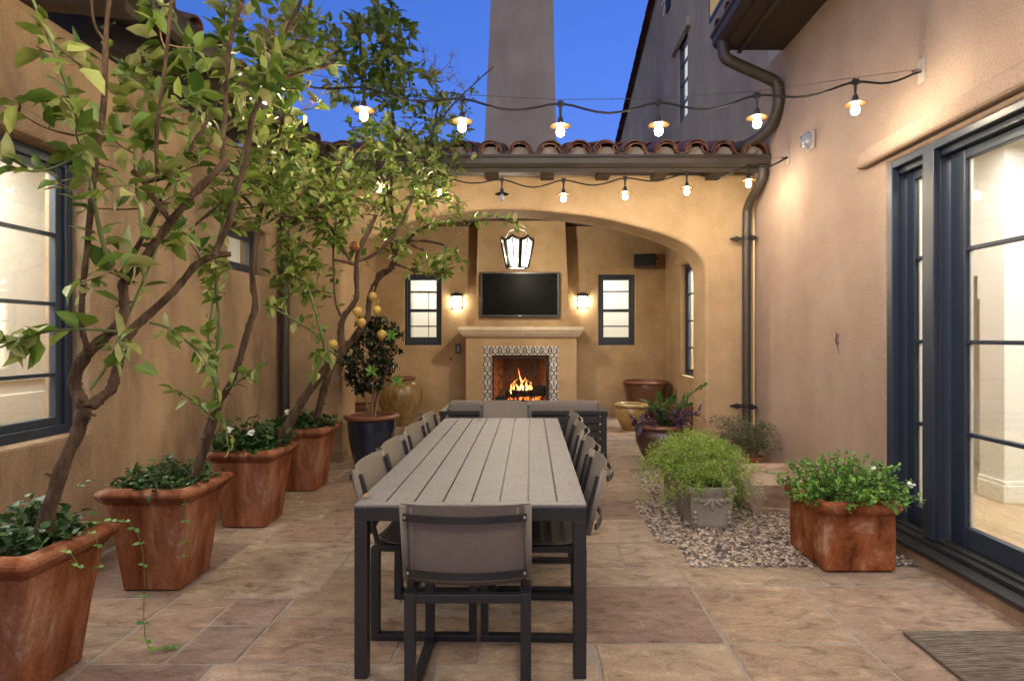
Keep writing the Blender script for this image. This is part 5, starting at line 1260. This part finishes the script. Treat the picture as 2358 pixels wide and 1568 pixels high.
# --- second tree
t = Tree(22)
t.limb(Z2([(1270, 1680), (1340, 1500), (1400, 1290), (1440, 1160)]), 3.55, 3.6, 13, 10.5)
t.limb(Z2([(1450, 1160), (1530, 1040), (1590, 850), (1640, 660), (1685, 560), (1650, 380), (1670, 200), (1690, 60)]) + Z1([(1700, 1400), (1760, 1250), (1800, 1050), (1840, 880), (1960, 720)]), 3.6, 3.9, 9, 5)
t.limb(Z2([(1395, 1230), (1420, 950), (1440, 650), (1410, 350), (1440, 60)]) + Z1([(1520, 1300), (1620, 900)]), 3.58, 3.5, 5, 3, True, leaves=10)
t.limb(Z2([(1380, 950), (1360, 750), (1400, 500), (1430, 260)]), 3.5, 3.55, 3, 2.5, True, leaves=34, L=.09, start=0)
t.limb(Z2([(1440, 1150), (1400, 1000), (1380, 950)]), 3.58, 3.5, 3, 3, True)
t.limb(Z2([(1500, 1090), (1600, 1020), (1690, 960)]), 3.6, 3.5, 2.5, 1.8, True, leaves=18, L=.085, start=.2)
t.limb(Z2([(1400, 1300), (1300, 1190), (1150, 1100)]), 3.55, 3.4, 2.5, 1.8, True, leaves=14, L=.085, start=.2)
t.limb(Z2([(1430, 1400), (1460, 1280), (1480, 1330), (1500, 1480)]), 3.5, 3.4, 2.5, 2, True, leaves=8, L=.07)
t.limb(Z1([(1840, 880), (1880, 600), (1980, 300), (2050, -40)]), 3.8, 3.9, 5, 3.5, leaves=8)
t.limb(Z1([(1700, 1400), (1560, 1250), (1450, 1330), (1280, 1480)]), 3.75, 3.4, 4, 2.5, leaves=10)
t.fill(560, 330, 110, 100, 3.3, 3.9, 31, 0.096, 6); t.fill(640, 210, 100, 140, 3.4, 4.0, 42, 0.101, 6); t.fill(560, 470, 110, 80, 3.4, 3.9, 31, 0.087, 6); t.fill(690, 100, 90, 100, 3.5, 4.0, 31, 0.096, 7)
t.fill(490, 620, 40, 70, 3.4, 3.7, 12, 0.074, 6); t.fill(690, 130, 90, 120, 3.5, 4.0, 26, bare=True); t.fill(660, 420, 70, 60, 3.5, 4.0, 22, 0.079, 7)
t.build('slender lemon tree with one snaking trunk in the second terracotta pot', (-2.165, 3.58, .53))
# --- third tree
t = Tree(33)
t.limb(Z7([(225, 1390), (270, 1290), (330, 1180), (420, 1040), (500, 940), (580, 860), (598, 830)]), 4.70, 4.85, 12, 9.5)
t.limb(Z7([(596, 835), (582, 740), (592, 650), (655, 575), (682, 530), (670, 350), (690, 250), (760, 130), (800, 20)]), 4.85, 5.0, 8.5, 4.5)
t.limb(Z7([(675, 345), (600, 325), (550, 318)]), 4.95, 4.7, 4.5, 3.5); t.limb(Z7([(690, 320), (760, 300), (870, 210), (960, 60), (1000, -60)]), 4.95, 5.1, 4.5, 3)
t.limb(Z7([(480, 760), (440, 620), (400, 480), (330, 350), (290, 200)]), 4.6, 4.5, 3.5, 2.5, True, leaves=40, L=.095, start=.1); t.limb(Z7([(500, 930), (480, 760)]), 4.8, 4.6, 3, 3, True)
t.limb(Z7([(465, 760), (380, 700), (250, 620), (170, 580)]), 4.6, 4.3, 2.5, 1.8, True, leaves=24, L=.09, start=.2)
t.limb(Z7([(560, 860), (520, 830), (450, 860), (440, 960)]), 4.75, 4.6, 2.5, 1.8, True, leaves=18, L=.12, start=.2)
t.limb(Z7([(640, 320), (480, 60), (430, 80), (200, 60)]), 4.8, 4.5, 4.5, 2.5, leaves=8)
t.limb(Z7([(590, 650), (550, 560), (545, 420), (540, 250), (560, 80)]), 4.8, 4.7, 3, 2, leaves=8, L=.08)
t.fill(700, 400, 110, 80, 4.4, 5.0, 58, 0.083, 8); t.fill(720, 500, 110, 70, 4.5, 5.0, 48, 0.083, 8); t.fill(680, 600, 60, 90, 4.4, 4.8, 31, 0.083, 8); t.fill(860, 350, 80, 80, 4.7, 5.2, 46, 0.083, 8)
t.fill(745, 640, 60, 60, 4.6, 4.9, 9, 0.079, 6); t.fill(800, 450, 90, 50, 4.7, 5.2, 25, 0.079, 7)
T3 = t.build('lemon tree with two arching limbs in the third terracotta pot', (-2.18, 4.71, .53))
for q in [(816, 568, 4.9, .042, ROTTEN, 'rotten_lemon')]: lemon(T3, *q)
for q in [(823, 717, 4.85, .04), (832, 742, 4.9, .036), (868, 714, 4.9, .035), (858, 682, 4.95, .034), (766, 792, 4.75, .036)]: lemon(T3, *q)
# --- fourth tree
t = Tree(44)
t.limb(Z7([(440, 1270), (455, 1190), (480, 1090), (520, 950), (545, 895), (600, 840), (700, 715), (745, 640), (742, 560), (800, 410), (875, 370), (900, 290), (880, 220), (900, 130)]), 5.78, 5.9, 9.5, 6)
t.limb(Z7([(875, 370), (800, 390), (790, 440)]), 5.85, 5.85, 6, 4); t.limb(Z7([(860, 215), (960, 212), (1010, 240), (1060, 262)]), 5.85, 6.0, 5, 3); t.limb(Z7([(970, 205), (1080, 205), (1195, 235)]), 5.9, 6.0, 4, 2.5)
t.limb(Z7([(900, 340), (1000, 380), (1100, 400), (1200, 390)]), 5.9, 5.8, 3, 2, leaves=34, L=.095); t.limb(Z7([(960, 210), (1060, 120), (1200, 110), (1350, 90), (1500, 80), (1590, 110)]), 5.9, 5.6, 4, 2, leaves=44, L=.095)
t.limb(Z7([(900, 130), (860, -60), (900, -300), (880, -560), (850, -900)]), 5.9, 6.1, 5, 3); t.limb(Z7([(900, 130), (1020, -60), (1100, -350), (1150, -600)]), 5.9, 6.2, 4.5, 2.5); t.limb(Z7([(860, -60), (740, -400), (700, -800), (690, -1100)]), 5.9, 5.9, 4.5, 3)
t.limb(Z7([(1150, -480), (1250, -600), (1380, -720), (1460, -790)]), 6.1, 6.0, 2.2, 1.2, leaves=6, L=.07)
t.fill(930, 400, 120, 80, 5.4, 6.2, 82, 0.087, 8); t.fill(960, 470, 120, 60, 5.5, 6.1, 49, 0.083, 7); t.fill(870, 110, 85, 110, 5.6, 6.2, 66, 0.126, 7, up=.05); t.fill(940, 250, 90, 100, 5.6, 6.2, 54, 0.096, 7); t.fill(1030, 340, 60, 70, 5.7, 6.2, 28, 0.083, 7)
t.fill(1000, 600, 70, 22, 5.6, 6.0, 16, 0.087, 7); t.fill(1000, 200, 60, 110, 5.9, 6.3, 44, bare=True); t.fill(1000, 500, 90, 60, 5.6, 6.0, 46, bare=True); t.fill(1060, 250, 40, 60, 5.9, 6.3, 12, 0.074, 5); t.fill(880, 560, 60, 50, 5.6, 6.0, 16, 0.083, 7)
t.fill(770, 130, 70, 110, 5.4, 5.9, 28, 0.104, 7)
T4 = t.build('lemon tree rising tallest toward the chimney from the fourth terracotta pot', (-2.18, 5.79, .53))
for q in [(879, 770, 5.7, .044)]: lemon(T4, *q)
# --- planting at the foot of the trees
def cover(name, label, cat, c, rx, ry, z, h, n, L, mat, seed, k=7, flowers=(), group=None, stemmat=GREENST, spread=1.15):
    r = random.Random(seed); T = thing(name, label, cat, (c[0], c[1], z), group); lf = MB(); st = MB()
    for _ in range(n):
        a = r.uniform(0, 6.283); q = math.sqrt(r.random()); b0 = Vector((c[0] + rx * .75 * q * math.cos(a), c[1] + ry * .75 * q * math.sin(a), z))
        e = Vector((c[0] + rx * spread * q * math.cos(a) + r.uniform(-.05, .05), c[1] + ry * spread * q * math.sin(a) + r.uniform(-.05, .05), z + h * r.uniform(.25, 1) * (1.05 - .55 * q * q)))
        pts = smooth_path([b0, b0.lerp(e, .5) + UP * h * .15, e], 1); st.tube(pts, [.003, .0013], 4)
        for i in range(k):
            t_ = .25 + .75 * i / k; f_ = t_ * (len(pts) - 1); i0_ = min(int(f_), len(pts) - 2); p = pts[i0_].lerp(pts[i0_ + 1], f_ - i0_)
            d = (rv(r) + UP * .2); d.z *= .6; l = L * r.uniform(.55, 1.2)
            lf.leaf(p, d, (UP + rv(r) * .5).normalized(), l, l * r.uniform(.55, .75), r.uniform(.05, .3), r.uniform(0, .35))
    lf.build('foliage', mat, T, smooth=True); st.build('stem', stemmat, T)
    for (fx, fy, fz, fr) in flowers:
        fm_ = MB()
        for _ in range(11):
            c0 = Vector((fx, fy, fz)) + rv(r) * fr * .7
            for i in range(5):
                a = 6.283 * i / 5 + r.random() * .4; d = Vector((math.cos(a), math.sin(a) * .6 - .3, .35 + .4 * math.sin(a)))
                fm_.leaf(c0, d, (UP - Vector((0, .8, 0))).normalized(), fr * .55, fr * .36, .1, .2)
        fm_.build('flower_head', PETAL, T, smooth=True)
    return T, st, lf
def trailer(T, pts, L, mat, seed):
    r = random.Random(seed); P = smooth_path(pts, 2); st = MB().tube(P, .0016, 4); st.build('trailing_stem', GREENST, T); lf = MB()
    ln = sum((b - a).length for a, b in zip(P, P[1:])); n = int(ln / .055)
    for i in range(n):
        f_ = (i + .5) / n * (len(P) - 1); i0_ = int(f_); p = P[i0_].lerp(P[min(i0_ + 1, len(P) - 1)], f_ - i0_)
        for s_ in (1, -1):
            d = Vector((s_ * .8 + r.uniform(-.3, .3), -.4, r.uniform(-.2, .5))); l = L * r.uniform(.6, 1.1); lf.leaf(p, d, (UP - Vector((0, .6, 0))).normalized(), l, l * .6)
    lf.build('trailing_leaves', mat, T, smooth=True)
GRP = 'vines planted at the foot of the lemon trees'
T, _, _ = cover('ground_vine', 'leafy vine filling the nearest terracotta pot', 'plant', POTS[0], .23, .23, .53, .24, 150, .046, LEAFG, 1, group=GRP)
trailer(T, [(-1.98, 2.45, .57), (-1.87, 2.42, .60), (-1.80, 2.40, .52)], .03, LEAFB, 2); trailer(T, [(-2.0, 2.7, .6), (-1.86, 2.78, .62), (-1.80, 2.80, .45), (-1.80, 2.78, .05), (-1.72, 2.74, .012), (-1.66, 2.80, .012)], .032, LEAFB, 3); trailer(T, [(-2.2, 2.45, .55), (-2.2, 2.4, .72), (-2.16, 2.38, .76)], .035, LEAFG, 4)
trailer(T, [(-1.98, 2.6, .57), (-1.9, 2.6, .62), (-1.86, 2.58, .56), (-1.85, 2.56, .45)], .03, LEAFB, 21)
T, _, _ = cover('ground_vine', 'leafy vine spilling from the second terracotta pot', 'plant', POTS[1], .24, .24, .53, .21, 150, .043, LEAFG, 5, group=GRP)
trailer(T, [(-2.0, 3.4, .56), (-1.93, 3.34, .61), (-1.91, 3.31, .50), (-1.91, 3.32, .22)], .028, LEAFB, 6); trailer(T, [(-2.3, 3.4, .55), (-2.42, 3.36, .66), (-2.52, 3.34, .62)], .03, LEAFG, 7)
cover('ground_vine', 'dark leafy plant with white flower clusters in the third terracotta pot', 'plant', POTS[2], .26, .26, .53, .30, 170, .058, LEAFG, 8, group=GRP,
      flowers=[(-2.27, 4.52, .75, .026), (-2.10, 4.5, .73, .026)])
cover('ground_vine', 'leafy vine with one white bloom in the pot nearest the blue pot', 'plant', POTS[3], .25, .25, .53, .23, 120, .06, LEAFG, 9, group=GRP, flowers=[(-2.30, 5.65, .74, .03)])
# --- camellia in the blue pot
r = random.Random(77); T = thing('camellia_shrub', 'dark glossy-leaved shrub growing in the blue glazed pot', 'shrub', (-1.79, 6.75, .52)); tk = MB(); lf = MB(); br_ = MB()
tips = []
for i in range(9):
    a = r.uniform(0, 6.28); e = Vector((-1.79 + .2 * math.cos(a), 6.75 + .16 * math.sin(a), r.uniform(.95, 1.15))); tk.tube(smooth_path([Vector((-1.79 + .03 * math.cos(a), 6.75 + .03 * math.sin(a), .52)), Vector((-1.79 + .05 * math.cos(a), 6.75 + .05 * math.sin(a), .72)), e], 2), [.013, .006], 7); tips.append(e)
for _ in range(400):
    a = r.uniform(0, 6.28); z = r.uniform(.85, 1.66); w_ = .36 * math.sin(math.pi * min(1, max(0.02, (z - .78) / .98))) ** .65 * math.sqrt(r.random()) * r.uniform(.85, 1.12)
    P = Vector((-1.80 + w_ * math.cos(a) + (.05 if z > 1.4 else -.03), 6.75 + w_ * .8 * math.sin(a), z)); B = min(tips, key=lambda q: (q - P).length); m_ = B.lerp(P, .5) + rv(r) * .04
    br_.tube([B, m_, P], [.004, .0015], 4)
    if r.random() < .3: tips.append(P)
    for i in range(7):
        p = m_.lerp(P, i / 6) if i < 6 else P; d = rv(r) + UP * .1; l = .062 * r.uniform(.7, 1.15); lf.leaf(p, d, (UP + rv(r) * .5).normalized(), l, l * .55, .2, .15)
tk.build('trunk', TWIG, T, smooth=True); br_.build('branches', TWIG, T); lf.build('crown', LEAFD, T, smooth=True)
ns = MB()
for c in ((-1.70, 6.42, 1.08), (-1.45, 6.5, .97), (-1.52, 6.55, 1.46)):
    for i in range(6): a = i * 1.05; ns.leaf(Vector(c), Vector((math.cos(a), -.3, .5 + math.sin(a))), Vector((0, -1, .4)), .085, .035, .2, .1)
ns.build('new_leaves', LEAFB, T, smooth=True)
# --- foxtail fern and purple plant in the maroon pot
r = random.Random(5); T = thing('foxtail_fern', 'feathery green fern plumes rising from the wide maroon pot', 'fern', (1.5, 6.78, .42)); lf = MB()
def plume(mb, b0, e, rad, n, L, bend=.1):
    pts = smooth_path([b0, b0.lerp(e, .5) + Vector((0, 0, bend)), e], 2); mb.tube(pts, [.004, .0015], 4)
    for i in range(n):
        t_ = r.uniform(.12, 1); f_ = t_ * (len(pts) - 1); i0_ = min(int(f_), len(pts) - 2); p = pts[i0_].lerp(pts[i0_ + 1], f_ - i0_); tg = (pts[i0_ + 1] - pts[i0_]).normalized()
        d = (rv(r) + tg * .6).normalized(); l = L * (1.1 - .75 * t_) * r.uniform(.7, 1.2); mb.leaf(p, d, rv(r), l, .0065, .1, .1)
for e in [(1.40, 6.6, .80), (1.34, 6.75, .72), (1.52, 6.6, .76), (1.60, 6.62, .80), (1.46, 6.85, .82), (1.97, 6.72, .93), (1.80, 6.7, .70), (1.42, 6.5, .66), (1.30, 6.6, .66)]:
    plume(lf, Vector((1.5, 6.78, .42)), Vector(e), .05, 320, .075)
lf.build('foliage', FERND, T, smooth=True)
T = thing('purple_plant', 'purple-leaved trailing plant around the ferns in the maroon pot', 'plant', (1.5, 6.78, .42)); lf = MB(); st = MB()
for i in range(17):
    a = r.uniform(2.6, 6.9); e = Vector((1.5 + r.uniform(.2, .42) * math.cos(a), 6.75 + r.uniform(.2, .36) * math.sin(a), r.uniform(.44, .66))); b0 = Vector((1.5 + .1 * math.cos(a), 6.75 + .1 * math.sin(a), .42)); st.tube([b0, b0.lerp(e, .5) + UP * .08, e], .004, 5)
    for j_ in range(8): lf.leaf(b0.lerp(e, .4 + .6 * j_ / 7) + UP * .05 * (1 - j_ / 7), rv(r) + (e - b0).normalized() * .7, (UP + rv(r) * .4).normalized(), r.uniform(.08, .13), r.uniform(.022, .036), .3, .3)
e = Vector((1.15, 6.6, .42))
for i in range(7): lf.leaf(e + Vector((.08 - .02 * i, 0, .05)), Vector((-.4 + .1 * i, -.4, -.9 + .25 * i)), Vector((0, -1, .3)), .12, .03, .3, .2)
st.tube([(1.4, 6.7, .44), (1.22, 6.6, .53), e], .004, 5)
lf.build('foliage', PURPLE, T, smooth=True); st.build('stem', PURPLE, T)
# --- snake plants
T = thing('snake_plant', 'mottled snake plant blades in the square pot beside the arch pier', 'succulent', (2.06, 8.5, .44)); b = MB()
for x, y, dx, dy, h_, w_ in [(2.02, 8.45, .03, 0, .30, .04), (2.12, 8.45, .05, 0, .26, .036), (2.18, 8.5, .06, 0, .22, .034), (1.95, 8.5, -.42, -.05, .16, .045), (1.95, 8.4, -.30, -.1, .10, .045), (2.05, 8.4, .0, -.2, .05, .05), (1.9, 8.45, -.2, -.1, .08, .05)]:
    for s_ in (0, 1):
        b.leaf(Vector((x, y + s_ * .004, .43)), Vector((dx, dy, h_)), Vector((0, -1, .15)), math.sqrt(dx * dx + dy * dy + h_ * h_), w_, .35, -.1 if abs(dx) < .1 else .18)
b.build('foliage', SUCC, T, smooth=True)
# --- asparagus fern in the stone trough
T = thing('asparagus_fern', 'bushy bright green asparagus fern overflowing the carved stone planter', 'fern', (sx_, sy_, .27)); lf = MB(); st = MB(); r = random.Random(15)
for i in range(560):
    a = r.uniform(0, 6.283); q = r.random() ** .55; b0 = Vector((sx_ + .1 * q * math.cos(a), sy_ + .38 * q * math.sin(a), .28))
    out = Vector((math.cos(a), math.sin(a), 0)); R0 = .46 * q * r.uniform(.8, 1.25); hh_ = .35 * (1 - .55 * q ** 2) * r.uniform(.5, 1.15)
    e = Vector((sx_ + R0 * math.cos(a), sy_ + (R0 * 1.35) * math.sin(a), .28 + hh_ - .36 * q ** 3 * r.random()))
    mid = b0.lerp(e, .5) + UP * (.12 + .05 * q); pts = smooth_path([b0, mid, e], 2); st.tube(pts, [.0022, .0008], 3)
    for j_ in range(46):
        t_ = .2 + .8 * j_ / 46; f_ = t_ * (len(pts) - 1); i0_ = min(int(f_), len(pts) - 2); p = pts[i0_].lerp(pts[i0_ + 1], f_ - i0_)
        p = p + rv(r) * .022; d = (rv(r) + out * .3 + UP * .25); lf.leaf(p, d, rv(r), r.uniform(.02, .045), .0055, .1, .15)
st.build('stem', GREENST, T); lf.build('foliage', FERN, T, smooth=True)
# --- lacy grey plant
T = thing('lacy_shrub', 'lacy grey-green shrub behind the fern at the foot of the downpipe', 'shrub', (2.3, 6.3, .2)); lf = MB(); st = MB()
for i in range(150):
    b0 = Vector((2.32 + r.uniform(-.06, .06), 6.3 + r.uniform(-.05, .05), .2)); e = Vector((2.30 + r.uniform(-.42, .24), 6.3 + r.uniform(-.25, .2), .22 + r.uniform(.0, .40)))
    pts = smooth_path([b0, b0.lerp(e, .5) + UP * .1, e], 2); st.tube(pts, [.0025, .001], 3)
    for j_ in range(26): 
        f_ = (.25 + .75 * j_ / 26) * (len(pts) - 1); i0_ = min(int(f_), len(pts) - 2); p = pts[i0_].lerp(pts[i0_ + 1], f_ - i0_) + rv(r) * .02
        lf.leaf(p, rv(r) + UP * .2, rv(r), r.uniform(.02, .035), .009, .1, .2)
st.build('stem', TWIG, T); lf.build('foliage', M('lacy_leaf', [(1, 1, 1)], 3, isl_cols=[(.05, .085, .03), (.08, .12, .05), (.13, .17, .085), (.10, .10, .07)], rough=.7), T, smooth=True)
# --- lantana in the weathered planter
T, st_, lf_ = cover('lantana', 'bright green flowering shrub spilling over the weathered terracotta planter', 'shrub', (px - .0, py), .31, .29, hh - .08,  .36, 230, .036, LEAFB, 31, k=13, spread=1.45,
      flowers=[(2.16, 3.80, .62, .022), (2.40, 3.78, .52, .022)])
b = MB(); b.tube([(2.08, 3.82, .5), (2.085, 3.81, .62), (2.09, 3.8, .72)], [.002, .0012], 4); b.tube([(2.088, 3.805, .66), (2.1, 3.8, .70)], .001, 3); b.build('dry_stem', TWIG, T)
# --- fallen leaves
r = random.Random(6)
spots = [(-.44, 5.02, .745, 'curled orange leaf lying on the far part of the table top'), (-.60, 3.02, .003, 'dry orange leaf on the flagstones under the table, left of the front chair'), (-.30, 2.86, .003, 'broad dry leaf on the flagstones behind the front chair'), (-.42, 2.88, .003, 'small pale dry leaf on the flagstones behind the front chair'),
         (.02, 3.5, .003, 'curled yellow leaf on the flagstones under the right side of the table'), (-.715, 2.62, .745, 'tiny pale leaf on the near left corner of the table top'), (-.78, 3.6, .003, 'tan dry leaf on the flagstones between the left chairs'), (-1.62, 3.5, .003, 'small dry leaf on the flagstones beside the second terracotta pot')]
for x, y, z, lab in spots:
    b = MB(); a = r.uniform(0, 6.28); L_ = r.uniform(.035, .06)
    for q in (0, 1): b.leaf(Vector((x, y, z + .006)), Vector((math.cos(a + q * .9), math.sin(a + q * .9), .25)), UP, L_ * (1 - .3 * q), L_ * .55, .5, .3)
    tag(b.build('fallen_leaf', DRYLEAF, smooth=True), lab, 'leaf', 'fallen dry leaves')
